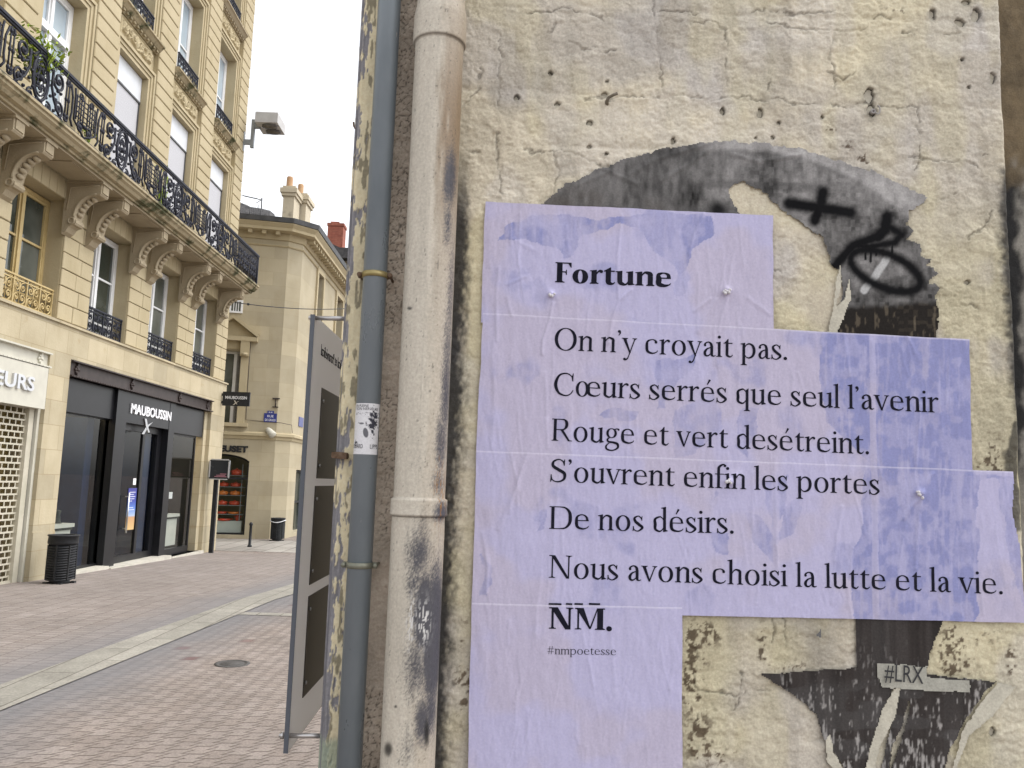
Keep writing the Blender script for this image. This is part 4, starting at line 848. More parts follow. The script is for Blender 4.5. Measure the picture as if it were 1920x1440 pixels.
mb = MB(); z = ground_z(20.6); mb.lathe([(.055, z), (.055, z + .04), (.036, z + .06), (.033, z + .52), (.045, z + .54), (.045, z + .57), (.03, z + .60), (0, z + .61)], (-6.02, 20.6, 0), 14); mb.build('post', BLACK_MAT, bl)

# plants growing on the balcony
LEAF = mat('bright_green_leaf', (.20, .30, .022), (.34, .42, .04), 14, rough=.5)
def plant(name, c, r, h, n, label, size=.06):
    t = thing(name, c, label, 'plant'); mb = MB(); rs = random.Random(n)
    tips = []
    for k in range(max(3, n // 10)):
        q = rs.uniform(0, 6.28); tip = (c[0] + r * .7 * math.cos(q) * rs.random(), c[1] + r * math.sin(q) * rs.random(), c[2] + h * rs.uniform(.5, 1)); tips.append(tip)
        mb.tube([c, ((c[0] + tip[0]) / 2 + .01, (c[1] + tip[1]) / 2, c[2] + (tip[2] - c[2]) * .6), tip], .006, 4)
    mb.build('stem', LEAF, t); mb = MB()
    for k in range(n):
        tip = rs.choice(tips); p = np.array(tip) + np.array([rs.gauss(0, r * .22), rs.gauss(0, r * .25), rs.gauss(0, h * .16)])
        d = np.array([rs.gauss(0, 1), rs.gauss(0, 1), rs.gauss(.3, .7)]); d /= np.linalg.norm(d); e = np.cross(d, [0, 0, 1.]) + .01; e /= np.linalg.norm(e); l = size * rs.uniform(.7, 1.3)
        mb.add([p, p + d * l * .5 + e * l * .2, p + d * l, p + d * l * .5 - e * l * .2], [(0, 1, 2, 3)])
    mb.build('leaves', LEAF, t); return t
plant('potted_shrub', (-6.02, 9.95, 6.30), .34, .55, 420, 'bright yellow green shrub leaning over the balcony rail at the far left', .085)
plant('weed', (-5.93, 11.15, 6.02), .13, .26, 60, 'small green weed sprouting from the balcony ledge', .05)
bt = thing('branch_bundle', (-6.1, 14.0, 6.03), 'dark bundle of dry twigs lying behind the balcony railing', 'branches'); mb = MB(); rs = random.Random(9)
for k in range(46):
    p = np.array([-6.02 + rs.gauss(0, .05), 13.95 + rs.gauss(0, .22), 6.04]); q = np.array([rs.gauss(0, .10), rs.gauss(0, .26), rs.uniform(.10, .36)]); mb.tube([p, p + q * .5 + np.array([0, rs.gauss(0, .05), .03]), p + q], .009, 4)
mb.build('twigs', IRON, bt)
plant('climbing_plant', (-6.40, 14.75, 6.02), .20, 1.05, 130, 'sparse green shrub behind the balcony rail between the two nearer blinds', .06)

# ================================================================== FAR CORNER HOUSE
GF = -.215
U = np.array([math.sin(R_(79)), math.cos(R_(79)), 0]); NF = np.array([U[1], -U[0], 0]); K0 = np.array([-6.27, 23.25, GF])     # face direction, outward normal, corner at ground
far = thing('corner_house', tuple(K0), 'pale stone corner house with moulded cornice across the end of the street', 'building')
def fz(px, py): return onp(px, py, K0, NF)[2]
def fs(px, py): return float(np.dot(onp(px, py, K0, NF) - K0, U))
def fp(s, d, z): q = K0 + U * s + NF * d; return np.array([q[0], q[1], z])
def fbox(mb, s0, s1, d0, d1, z0, z1): mb.obox(fp(s0, d0, z0), U * (s1 - s0), NF * (d1 - d0), (0, 0, z1 - z0)); return mb
ZC = fz(549, 441); ZF = fz(547, 463); ZT = fz(551, 420); ZS = fz(515, 817)
CH = K0 + np.array([.34, .34, 0]); SXF = CH[0]                     # chamfer end; side face x
S0, S1 = fs(420, 930), fs(463, 930); SILL = fz(440, 1003); SPR = fz(468, 872); CROWN = fz(405, 850)
SL_ = 2 * fs(408, 930) - S1                                         # window symmetrical about px 408
W2a, W2b = fs(411, 720), fs(449, 720); W2z0, W2z1 = fz(440, 793), fz(450, 658)
wl = MB(); D = -.45
def arch_z(s, a, b, spr, crown): t = (s - (a + b) / 2) / ((b - a) / 2); return spr + (crown - spr) * math.sqrt(max(0, 1 - (t * .94) ** 2)) if abs(t) <= 1 else spr
fbox(wl, -7, SL_, D, 0, GF - .3, ZS); fbox(wl, S1, 0, D, 0, GF - .3, ZS); fbox(wl, SL_, S1, D, 0, GF - .3, SILL)
ss = np.linspace(SL_, S1, 21)
for a, b in zip(ss[:-1], ss[1:]):
    za, zb = arch_z(a, SL_, S1, SPR, CROWN), arch_z(b, SL_, S1, SPR, CROWN); wl.prism([fp(a, 0, za), fp(b, 0, zb), fp(b, 0, ZS), fp(a, 0, ZS)], NF * D)
fbox(wl, -7, W2a, D, 0, ZS, ZC); fbox(wl, W2b, 0, D, 0, ZS, ZC); fbox(wl, W2a, W2b, D, 0, ZS, W2z0); fbox(wl, W2a, W2b, D, 0, W2z1, ZC)
wl.prism([K0 + (0, 0, -.3), CH + (0, 0, -.3), CH + (-.6, .3, -.3), K0 + NF * D + (0, 0, -.3)], (0, 0, ZC - GF + .3))
# side face with openings
SY1 = 32.5; side_w = []
for (a, b, c_, d_) in ((590, 605, 522, 600), (626, 641, 566, 628)):
    p0 = onx(a, d_, SXF); p1 = onx(b, c_, SXF); side_w.append((p0[1], p1[1], p0[2] - .9, p1[2]))
side_w.append((onx(549, 985, SXF)[1], onx(549, 985, SXF)[1] + 1.9, GF + .12, fz(556, 880)))
ed = sorted(side_w); yprev = CH[1]
for y0, y1, z0, z1 in sorted(side_w):
    pass
up = [q for q in side_w if q[2] > 2]; dn = [q for q in side_w if q[2] <= 2]
def side_wall(z0, z1, ops):
    y = CH[1]
    for a, b, c_, d_ in sorted(ops):
        wl.box(SXF - .5, SXF, y, a, z0, z1); wl.box(SXF - .5, SXF, a, b, z0, c_); wl.box(SXF - .5, SXF, a, b, d_, z1); y = b
    wl.box(SXF - .5, SXF, y, SY1, z0, z1)
side_wall(GF - .3, ZS, dn); side_wall(ZS, ZC, up)
wl.build('wall', FARSTONE, far)
# back volume so that no daylight shows through
mb = MB(); mb.obox(fp(-7, -2.6, GF - .3), U * 6.2, -NF * 6, (0, 0, ZC - GF)); mb.box(SXF - 6, SXF - 2.2, 26, SY1, GF - .3, ZC - .1); mb.build('inner_walls', INTER, far)
# plinth, string course, frieze line, cornice with modillions, run round the chamfer
def run(mb, prof):
    """prof: closed (offset outwards, z) polygon swept along face, chamfer and side"""
    n3 = np.array([1., 0, 0]); n2 = np.array([1, -1, 0]) / math.sqrt(2)
    secs = []
    for p, nn in ((fp(-7, 0, 0), NF), (K0, (NF + n2) / (1 + np.dot(NF, n2)) ), (CH, (n2 + n3) / (1 + np.dot(n2, n3))), (np.array([SXF, SY1, 0]), n3)):
        secs.append([np.array([p[0] + nn[0] * d, p[1] + nn[1] * d, z]) for d, z in prof])
    k = len(prof); V = [q for s in secs for q in s]
    mb.add(V, [(i * k + j, i * k + (j + 1) % k, (i + 1) * k + (j + 1) % k, (i + 1) * k + j) for i in range(3) for j in range(k)] + [list(range(k)), [3 * k + j for j in range(k)]]); return mb
mb = MB(); run(mb, [(-.02, ZS - .13), (.035, ZS - .12), (.05, ZS - .05), (.11, ZS - .02), (.11, ZS + .05), (.02, ZS + .09), (-.02, ZS + .09)]); mb.build('string_course', STONE, far)
mb = MB(); run(mb, [(-.02, ZF - .05), (.035, ZF - .03), (.05, ZF), (-.02, ZF + .03)])
run(mb, [(-.02, ZC - .20), (.05, ZC - .19), (.08, ZC - .10), (.09, ZC - .02), (.09, ZC), (.36, ZC + .01), (.36, ZC + .09), (.44, ZC + .19), (.44, ZC + .22), (-.02, ZC + .28)])
s = -6.9
while s < -.05: fbox(mb, s, s + .12, .085, .30, ZC - .10, ZC + .005); s += .385
y = CH[1] + .1
while y < SY1: mb.box(SXF + .085, SXF + .30, y, y + .13, ZC - .10, ZC + .005); y += .32
mb.build('cornice', STONE, far)
mb = MB(); run(mb, [(.28, ZC + .24), (.47, ZC + .225), (.50, ZC + .36), (.46, ZC + .37), (.44, ZC + .26), (.28, ZC + .27)]); mb.build('gutter', ZINC, far)
mb = MB(); zr = ZC + .28; A = [fp(-7, .3, zr), K0 * [1, 1, 0] + np.array([.1, -.3, zr]), CH * [1, 1, 0] + np.array([.3, 0, zr]), np.array([SXF + .3, SY1, zr])]; B = [fp(-7, -3.0, zr + 1.25), np.array([-8.6, 26.6, zr + 1.25]), np.array([-8.5, 26.8, zr + 1.25]), np.array([SXF - 3, SY1, zr + 1.25])]
mb.add(A + B, [(i, i + 1, 5 + i, 4 + i) for i in range(3)]); roof = mb.build('roof', SLATE, far)
# chimney stacks with pots
def stack(y, px0, px1, pyt, pyb, mt, pots, cap=True, name='chimney', par=None, dy=.7):
    a = ony(px0, pyb, y); b = ony(px1, pyt, y); x0, x1, zt = a[0], b[0], b[2]; mb = MB(); mb.box(x0, x1, y, y + dy, a[2] - 1.2, zt)
    if cap: mb.box(x0 - .05, x1 + .05, y - .05, y + dy + .05, zt, zt + .10); mb.box(x0 - .09, x1 + .09, y - .09, y + dy + .09, zt + .10, zt + .24); mb.box(x0 - .03, x1 + .03, y - .03, y + dy + .03, zt + .24, zt + .32)
    ch = mb.build(name, mt, par)
    for (pa, pb, pt) in pots:
        p = ony(pa, pt, y + dy / 2); q = ony(pb, pt, y + dy / 2); r = (q[0] - p[0]) / 2; c = (p[0] + q[0]) / 2; z0 = zt + .30; h = p[2] - z0
        mb = MB(); mb.lathe([(r * 1.5, z0), (r * 1.15, z0 + h * .14), (r, z0 + h * .2), (r * .97, z0 + h * .88), (r * .8, z0 + h * .97), (r * .45, z0 + h), (r * .4, z0 + h * .9), (0, z0 + h * .88)], (c, y + dy / 2, 0), 16); mb.build('chimney_pot', TERRA, ch)
    return ch
CHIM = mat('sooty_chimney_render', (.50, .44, .33), (.58, .51, .38), 2, 8, bump=.006, bscale=14, moss=((.12, .10, .08), .60, .78, 2.0))
stack(24.4, 528, 552, 368, 416, CHIM, [(538, 550, 331)], par=far)
stack(25.2, 553, 574, 381, 421, CHIM, [(559, 570, 345)], par=far)
# pedimented window on the first floor and the little window above it
mb = MB(); fbox(mb, W2a, W2b, -.30, -.28, W2z0, W2z1); wn = mb.build('window', GLASS_DARK, far)
mb = MB(); c_ = (W2a + W2b) / 2; fbox(mb, c_ + .05, c_ + .14, -.28, -.20, W2z0, W2z1); fbox(mb, W2a, W2a + .06, -.28, -.22, W2z0, W2z1); fbox(mb, W2a, W2b, -.28, -.22, W2z1 - .06, W2z1); mb.build('frame', WHITE_PAINT, wn)
mb = MB(); fbox(mb, c_ + .14, W2b - .03, -.22, -.18, W2z0, W2z1 - .06); z = W2z0 + .06
SHUT = mat('grey_louvred_shutter', (.20, .20, .205), (.26, .26, .265), 8, rough=.6)
while z < W2z1 - .1:
    mb.obox(fp(c_ + .17, -.18, z), U * (W2b - c_ - .23), NF * .035 + np.array([0, 0, -.03]), (0, 0, .012)); z += .055
mb.build('shutter', SHUT, wn)
mb = MB(); ped0, ped1 = fz(470, 634), fz(425, 598); pw = W2b - c_ + .42
for sg in (-1, 1):
    e = W2b if sg > 0 else W2a - .20; fbox(mb, e, e + .20, 0, .09, W2z0 - .1, ped0 - .12); fbox(mb, e - .02, e + .22, .09, .20, ped0 - .55, ped0 - .10); mb.tube([fp(e + .02, .2, ped0 - .5), fp(e + .18, .2, ped0 - .5)], .05, 8)
fbox(mb, c_ - pw, c_ + pw, 0, .22, ped0 - .12, ped0); fbox(mb, W2a - .2, W2b + .2, 0, .05, W2z1 + .04, ped0 - .12)
for sg in (-1, 1):
    P = [fp(c_ + sg * pw, 0, ped0), fp(c_ + sg * (pw + .05), 0, ped0 + .10), fp(c_, 0, ped1 + .10), fp(c_, 0, ped1)]; mb.prism(P, NF * .24)
mb.prism([fp(c_ - pw + .02, 0, ped0), fp(c_ + pw - .02, 0, ped0), fp(c_, 0, ped1)], NF * .06)
fbox(mb, W2a - .3, W2b + .3, 0, .14, W2z0 - .10, W2z0); mb.build('window_surround', STONE, far)
a, b = fs(434, 575), fs(452, 575); z0, z1 = fz(445, 584), fz(445, 566)
mb = MB(); fbox(mb, a, b, .005, .02, z0, z1); w3 = mb.build('window', GLASS_DARK, far); mb = MB(); fbox(mb, a - .05, a, 0, .05, z0 - .05, z1 + .05); fbox(mb, b, b + .05, 0, .05, z0 - .05, z1 + .05); fbox(mb, a, b, 0, .05, z1, z1 + .05); fbox(mb, a, b, 0, .05, z0 - .05, z0); [fbox(mb, a + (b - a) * k / 4 - .01, a + (b - a) * k / 4 + .01, .02, .035, z0, z1) for k in (1, 2, 3)]; mb.build('frame', WHITE_PAINT, w3)
for y0, y1, z0, z1 in up:
    mb = MB(); mb.box(SXF - .32, SXF - .30, y0, y1, z0, z1); wn = mb.build('window', GLASS_DARK, far)
    mb = MB(); mb.box(SXF - .26, SXF - .22, y0 + .02, (y0 + y1) / 2 - .02, z0, z1); mb.box(SXF - .26, SXF - .22, (y0 + y1) / 2 + .02, y1 - .02, z0, z1); z = z0 + .1
    while z < z1 - .05: mb.box(SXF - .22, SXF - .19, y0 + .08, y1 - .08, z, z + .015); z += .07
    mb.build('shutter', SHUT, wn)
    mb = MB(); mb.box(SXF, SXF + .06, y0 - .16, y0, z0 - .1, z1 + .16); mb.box(SXF, SXF + .06, y1, y1 + .16, z0 - .1, z1 + .16); mb.box(SXF, SXF + .061, y0, y1, z1, z1 + .16); mb.build('window_surround', STONE, far)
y0, y1, z0, z1 = dn[0]
mb = MB(); mb.box(SXF - .30, SXF - .28, y0, y1, z0, z1); wn = mb.build('shop_window', GLASS_DARK, far); mb = MB(); mb.box(SXF - .28, SXF - .2, y0, y0 + .06, z0, z1); mb.box(SXF - .28, SXF - .2, y1 - .06, y1, z0, z1); mb.box(SXF - .28, SXF - .2, y0 + .06, y1 - .06, z1 - .06, z1); mb.box(SXF - .28, SXF - .2, y0 + .06, y1 - .06, z1 - 1.0, z1 - .95); mb.build('frame', BLACK_MAT, wn)
# casserole shop: arched window, lettering, shelves
G = MB(); G.add([fp(a, -.20, arch_z(a, SL_, S1, SPR, CROWN) - .002) for a in ss] + [fp(S1, -.20, SILL), fp(SL_, -.20, SILL)], [list(range(23))]); shopw = G.build('shop_window', SHOP_GLASS, far)
mb = MB(); mb.tube([fp(a * .999, -.17, arch_z(a, SL_, S1, SPR, CROWN) - .03) for a in ss], .032, 4); fbox(mb, S1 - .05, S1, -.22, -.12, SILL, SPR + .02); fbox(mb, SL_, SL_ + .05, -.22, -.12, SILL, SPR); fbox(mb, SL_, S1, -.22, -.12, SILL, SILL + .05); zt = fz(450, 897); fbox(mb, SL_ + .05, S1 - .05, -.22, -.13, zt - .03, zt + .03); mb.build('frame', BLACK_MAT, shopw)
mb = MB(); mb.obox(fp(SL_ - .4, -2.5, GF), U * (S1 - SL_ + .7), -NF * .05, (0, 0, 3.4)); mb.obox(fp(SL_ - .4, -2.5, GF), U * (S1 - SL_ + .7), NF * 2.0, (0, 0, .05)); mb.build('shop_interior', mat('olive_shop_interior', (.13, .13, .06), (.18, .18, .09), 2), far)
L0 = fs(398, 842); mb_w = fs(464, 842) - L0
sans('LE CREUSET', .23, BLACK_MAT, 'lettering', far, fp(fs(465, 842) - 1.46, .003, fz(440, 847)), U, (0, 0, 1), .03, 1.46, .012)
mb = MB(); fbox(mb, S1 - 1.1, S1 - .12, -.60, -.24, SILL - .1, fz(440, 978)); fbox(mb, S1 - 1.65, S1 - 1.14, -.60, -.24, SILL - .1, fz(440, 978)); mb.build('display_plinth', mat('pale_display_plinth', (.55, .58, .56), (.6, .63, .6), 4), far)
sh = MB(); shz = [fz(440, v) for v in (891, 913, 929, 948, 965)]
for z in shz: fbox(sh, S1 - 1.6, S1 - .10, -.52, -.24, z - .015, z)
fbox(sh, S1 - .95, S1 - .93, -.27, -.25, SILL, fz(440, 870)); fbox(sh, S1 - .20, S1 - .18, -.27, -.25, SILL, fz(440, 870)); sh.build('shelf_rack', GALV, far)
POT = mat('orange_red_enamel', (.52, .045, .016), (.58, .06, .022), 4, rough=.25, coat=.5)
ORANGE = mat('orange_enamel', (.62, .16, .022), (.68, .19, .03), 4, rough=.25, coat=.5)
rown = ['top', 'second', 'third', 'fourth', 'lowest']
def casserole(s, z, r, h, mt, lid, label):
    c = fp(s, -.39, z); t = thing('casserole', tuple(c), label, 'casserole', 'enamel cookware on the shop shelves')
    mb = MB(); mb.lathe([(r * .82, z), (r * .95, z + h * .12), (r, z + h * .5), (r, z + h), (r * .9, z + h), (r * .88, z + h * .3), (0, z + h * .25)], (c[0], c[1], 0), 20); [mb.obox(c + U * (q * r * 1.12 - .03) + NF * -.04 + np.array([0, 0, h * .72]), U * .06, NF * .08, (0, 0, .022)) for q in (-1, 1)]; mb.build('pot', mt, t)
    if lid:
        mb = MB(); mb.lathe([(r * 1.03, z + h), (r * 1.03, z + h * 1.1), (r * .8, z + h * 1.28), (r * .2, z + h * 1.4), (r * .12, z + h * 1.5), (r * .2, z + h * 1.62), (0, z + h * 1.68)], (c[0], c[1], 0), 20); mb.build('lid', mt, t)
for k, z in enumerate(shz):
    for q, (dx, wd) in enumerate(((.70, 'left'), (.36, 'right'))):
        mt = ORANGE if k == 2 else POT; colr = 'orange' if k == 2 else 'red'
        if k == 4: casserole(S1 - dx, z + .001, .155, .06, ORANGE if q else POT, False, 'shallow %s dish at the %s end of the lowest shelf' % ('orange' if q else 'red', wd))
        else: casserole(S1 - dx, z + .001, .15, .085 if k != 0 else .12, mt, True, '%s lidded casserole, the %s of two on the %s shelf' % (colr, wd, rown[k]))
zp = fz(440, 978); casserole(S1 - .62, zp + .001, .2, .06, POT, False, 'wide red dish on the white plinth at the bottom of the window')
casserole(S1 - .24, zp + .001, .07, .16, POT, True, 'tall red pot at the right end of the white plinth')
# street name plates
PLATE = mat('blue_enamel_plate', (.022, .03, .17), (.028, .04, .21), 5, rough=.3)
pz0, pz1 = fz(507, 792), fz(507, 775); pa, pb = fs(495, 783), fs(519, 783)
sg = thing('street_name_plate', tuple(fp(pa, .0, pz0)), 'blue enamel street name plate with white lettering on the corner house front', 'street sign', 'blue street name plates')
mb = MB(); fbox(mb, pa, pb, .003, .02, pz0, pz1); fbox(mb, (pa + pb) / 2 - .09, (pa + pb) / 2 + .09, .003, .019, pz1, pz1 + .07); pl = mb.build('plate', PLATE, sg)
sans('RUE', .09, WHITE_LETTER, 'lettering', pl, fp((pa + pb) / 2 - .085, .02, pz0 + (pz1 - pz0) * .56), U, (0, 0, 1), .002, .17); sans('DE GRASSI', .09, WHITE_LETTER, 'lettering', pl, fp((pa + pb) / 2 - .14, .02, pz0 + (pz1 - pz0) * .14), U, (0, 0, 1), .002, .28); sans('ILE', .05, WHITE_LETTER, 'lettering', pl, fp((pa + pb) / 2 - .05, .02, pz1 + .012), U, (0, 0, 1), .002, .10)
p0 = onx(559, 799, SXF); p1 = onx(569, 786, SXF)
sg = thing('street_name_plate', (SXF, p0[1], p0[2]), 'blue enamel plate on the side of the corner house beside the grey sign', 'street sign', 'blue street name plates')
mb = MB(); mb.box(SXF + .003, SXF + .02, p0[1], p0[1] + .55, p0[2], p1[2] + .03); pl = mb.build('plate', PLATE, sg)
# flood lamp above the string course, old bracket, round sign, cables, aerial and dish
q = fp(fs(507, 806), .12, fz(507, 810)); fl = thing('flood_lamp', tuple(q), 'small cream spot lamp tilted down on the ledge above the casserole shop', 'lamp')
mb = MB(); d = np.array([.5, -.25, -.45]); d /= np.linalg.norm(d); mb.tube([q - d * .13, q - d * .05, q + d * .14, q + d * .16], [.06, .085, .105, .10], 14); mb.build('housing', CREAM_PAINT, fl)
mb = MB(); mb.tube([q, q - NF * .12 + (0, 0, -.02)], .018, 6); mb.build('arm', CREAM_PAINT, fl)
q = fp(fs(517, 755), 0, fz(517, 755)); bk_ = thing('iron_bracket', tuple(q), 'small rusty iron bracket above the front street name plate', 'bracket')
mb = MB(); mb.tube([q + NF * .03 + (0, 0, -.12), q + NF * .03 + (0, 0, .10)], .016, 6); mb.obox(q + U * -.09 + NF * .003 + np.array([0, 0, .10]), U * .20, NF * .07, (0, 0, .03)); mb.obox(q + U * -.08 + NF * .003 + np.array([0, 0, -.14]), U * .16, NF * .05, (0, 0, .025)); mb.build('iron', IRON_BROWN, bk_)
q = onx(565, 851, SXF); rd = thing('round_sign', (SXF, q[1], q[2]), 'round white sign projecting from the side of the corner house', 'shop sign')
mb = MB(); mb.lathe([(.0, -.04), (.27, -.04), (.29, -.02), (.29, .02), (.27, .04), (0, .04)], (SXF + .36, q[1] + .1, q[2]), 28, axis=1); mb.build('disc', WHITE_PAINT, rd); mb = MB(); mb.box(SXF, SXF + .08, q[1] + .08, q[1] + .12, q[2] - .02, q[2] + .02); mb.build('arm', BLACK_MAT, rd)
cb = thing('overhead_cable', (-6.5, 19.5, 5.5), 'thin black cable strung across the side street', 'cable'); a = ony(440, 567, 19.45); b = ony(672, 577, 26.0)
mb = MB(); mb.tube([a + (b - a) * t + np.array([0, 0, -.10 * 4 * t * (1 - t)]) for t in np.linspace(0, 1, 24)], .012, 5); m_ = a + (b - a) * .085; mb.sphere(m_ + (0, 0, -.03), .035, 8, 6); mb.build('wire', BLACK_MAT, cb)
lw = thing('wall_cable', tuple(fp(fs(462, 690), 0, fz(462, 690))), 'thin dark cable looped along the corner house front', 'cable')
mb = MB(); P = [(470, 640), (466, 700), (461, 787), (490, 790), (527, 793), (547, 797), (548, 812)]; mb.tube([fp(fs(*p), .015, fz(*p)) for p in P], .008, 5); mb.build('wire', IRON_BROWN, lw)
ya = 27.0
def ap(px, py): return ony(px, py, ya)
an = thing('television_aerial', tuple(ap(489, 397)), 'thin television aerial standing on the slate roof of the corner house', 'aerial')
mb = MB(); mb.tube([ap(489, 412), ap(491, 371)], .022, 6); mb.tube([ap(456, 367), ap(492, 375)], .014, 5); mb.tube([ap(480, 381), ap(491, 374)], .012, 5); mb.tube([ap(484, 398), ap(484, 384)], .012, 5)
for k in range(9): p = ap(457 + k * 3.4, 367.2 + k * .75); mb.tube([p - (0, .25, .06), p + (0, .25, .06)], .012, 4)
mb.build('mast', ZINC, an)
c = ap(461, 387); ds = thing('satellite_dish', tuple(c), 'small pale satellite dish at the left end of the slate roof', 'satellite dish')
mb = MB(); r = .105; mb.lathe([(0, .06), (r * .5, .045), (r * .9, .012), (r, 0), (r * .96, -.01), (0, .03)], tuple(c), 20, axis=1); mb.lathe([(0, -.09), (r * .85, -.05), (r * 1.0, 0), (r * 1.02, .04), (0, .1)], tuple(c), 18, axis=1); mb.build('dish', WHITE_PAINT, ds); mb = MB(); mb.tube([c + (0, .05, 0), c + (0.02, .1, -.55)], .02, 6); mb.build('pole', ZINC, ds)
c = ap(464, 401); ds = thing('satellite_dish', tuple(c), 'second satellite dish seen as a thin pale ring against the slates', 'satellite dish')
mb = MB(); mb.tube([c + np.array([.11 * math.cos(t), 0, .11 * math.sin(t)]) for t in np.linspace(0, 2 * math.pi, 20, endpoint=False)], .016, 6, closed=True); mb.tube([c + (-.05, -.02, .02), c + (.04, -.02, .04)], .014, 5); mb.build('dish', CREAM_PAINT, ds); mb = MB(); mb.tube([c + (0, .02, -.11), c + (0, .05, -.45)], .02, 6); mb.build('pole', ZINC, ds)
# old slates piled up behind the parapet
pr = thing('old_roof', tuple(ap(470, 412)), 'dark slate roof slope rising behind the cornice at the left', 'roof'); mb = MB(); top = [(446, 386), (452, 384), (470, 392), (490, 395), (506, 399), (513, 405), (516, 415)]
A = [ap(*p) for p in top]; B = [ony(p[0], 428, 25.2) for p in top]; mb.add(A + B, [(i, i + 1, len(A) + i + 1, len(A) + i) for i in range(len(A) - 1)]); k = len(A)
for i in range(len(A) - 1):
    for j in range(6): p = A[i] + (A[i + 1] - A[i]) * j / 6; mb.tube([p + (0, -.05, .02), p + (B[i] - A[i]) * .6 + (0, 0, .03)], .05, 6)
mb.build('slates', SLATE, pr)
# ------------------------------------------------------------------ next house along the side street
nh = thing('terrace_house', (SXF - .1, 33, GF), 'stone house further along the side street with a tall red brick chimney', 'building')
zt = ony(650, 505, 33.2)[2]
mb = MB(); mb.box(SXF - 7, SXF - .05, SY1 + .01, 50, GF - .3, zt); mb.build('wall', FARSTONE, nh)
mb = MB(); mb.box(SXF - .15, SXF + .35, SY1 + .02, 50, zt, zt + .3); mb.build('cornice', SLATE, nh)
mb = MB(); mb.prism([(SXF + .2, SY1 + .02, zt + .3), (SXF - 7, SY1 + .02, zt + .3), (SXF - 3.4, SY1 + .02, zt + 1.9)], (0, 17, 0)); rf = mb.build('roof', SLATE, nh)
a = ony(612, 470, 33.4); b = ony(644, 424, 33.4)
mb = MB(); mb.box(a[0], b[0], 33.4, 34.0, a[2] - 1.0, b[2]); mb.box(a[0] - .03, b[0] + .03, 33.37, 34.03, b[2], b[2] + .12); mb.box(a[0] + .1, b[0] - .2, 33.45, 33.9, b[2] + .12, b[2] + .2); mb.build('chimney', BRICK, nh)
a = ony(640, 520, 33.1); b = ony(662, 466, 33.1); mb = MB(); mb.box(a[0] - .2, b[0], 33.02, 33.3, zt, b[2] - .5); mb.build('parapet', CHIM, nh)
mb = MB(); mb.box(a[0] - .1, b[0], 33.0, 33.35, b[2] - .5, b[2]); mb.build('ridge', SLATE, nh)
# ================================================================== NEAR WALL WITH POSTERS
WY = 1.75
def onw(px, py): return ony(px, py, WY)
XE = onw(1868, 0)[0]; XL = onw(664, 400)[0]; ZTOP = onw(1300, -230)[2]; ZBOT = onw(1300, 1640)[2]
wall = thing('plaster_wall', (XL, WY, 0), 'rough cream painted street corner wall with soot stains and small holes, behind the posters', 'wall')
PLASTER = mat('painted_plaster', (1, 1, 1), .55, 190, attr='col', rough=.85, bump=.0011, bscale=260)
BROWNWALL = mat('brown_bare_plaster', (.115, .088, .058), (.20, .165, .12), 9, 8, rough=.95, bump=.004, bscale=90, moss=((.22, .21, .20), .60, .72, 7))
SIDE = mat('side_street_render', (.36, .32, .25), (.44, .40, .32), 2, bump=.004, bscale=30)
mb = MB(); mb.box(XL + .002, XE - .002, WY + .008, WY + .06, 0, 7.5); mb.build('render_coat', mat('cream_wall_paint', (.46, .42, .335), (.58, .54, .45), 5, 8, bump=.006, bscale=45, moss=((.34, .30, .24), .58, .8, 3)), wall)
mb = MB(); mb.box(XL, XE - .002, WY + .061, WY + .5, 0, 7.5); mb.box(XL, XE - .002, WY + .501, 3.4, 0, 7.5); mb.build('masonry', SIDE, wall)
mb = MB(); mb.box(XE - .002, XE + 2.5, WY + .055, WY + .5, 0, 7.5); mb.build('recessed_panel', BROWNWALL, wall)
mb = MB(); xr_, zr_ = np.meshgrid(np.arange(XE + .022, XE + .16, .004), np.arange(0, 4.5, .005)); pr_, qr_ = seen(xr_, np.full_like(xr_, WY + .05), zr_); nr_ = fbm(xr_ * 40, zr_ * 25, 4, 301); t1 = sstep(360, 300, qr_ + 90 * (nr_ - .5)); t2 = sstep(1920, 1900, pr_ - (qr_ - 400) * .03 + 40 * (nr_ - .5)) * sstep(950, 820, qr_)
cr3 = lin(128, 124, 116) * (.7 + .6 * nr_)[..., None]; cr3 = cr3 * (1 - t2)[..., None] + lin(30, 29, 29) * t2[..., None]; cr3 = cr3 * (1 - t1)[..., None] + lin(104, 90, 68) * (.6 + .8 * nr_)[..., None] * t1[..., None]
relief('recess_render', xr_, WY + .0515 - .003 * (fbm(xr_ * 60, zr_ * 60, 3, 302) - .5), zr_, cr3, PLASTER, wall)
# ---- cream relief
ST = .0027
xs = np.arange(XL, XE + .030, ST); zs = np.arange(ZBOT, ZTOP, ST); X, Z = np.meshgrid(xs, zs); PX_, PY_ = seen(X, np.full_like(X, WY), Z)
rough_zone = sstep(.40, .62, fbm(X * 5 + 3, Z * 5, 3, 11))
h = .0040 * (fbm(X * 7, Z * 7, 3, 1) - .5) + .0024 * (fbm(X * 36, Z * 52, 4, 2, .6) - .5) * (.10 + 1.1 * rough_zone) + .0026 * (fbm(X * 95, Z * 120, 4, 3, .65) - .5) * (.18 + 1.1 * rough_zone)
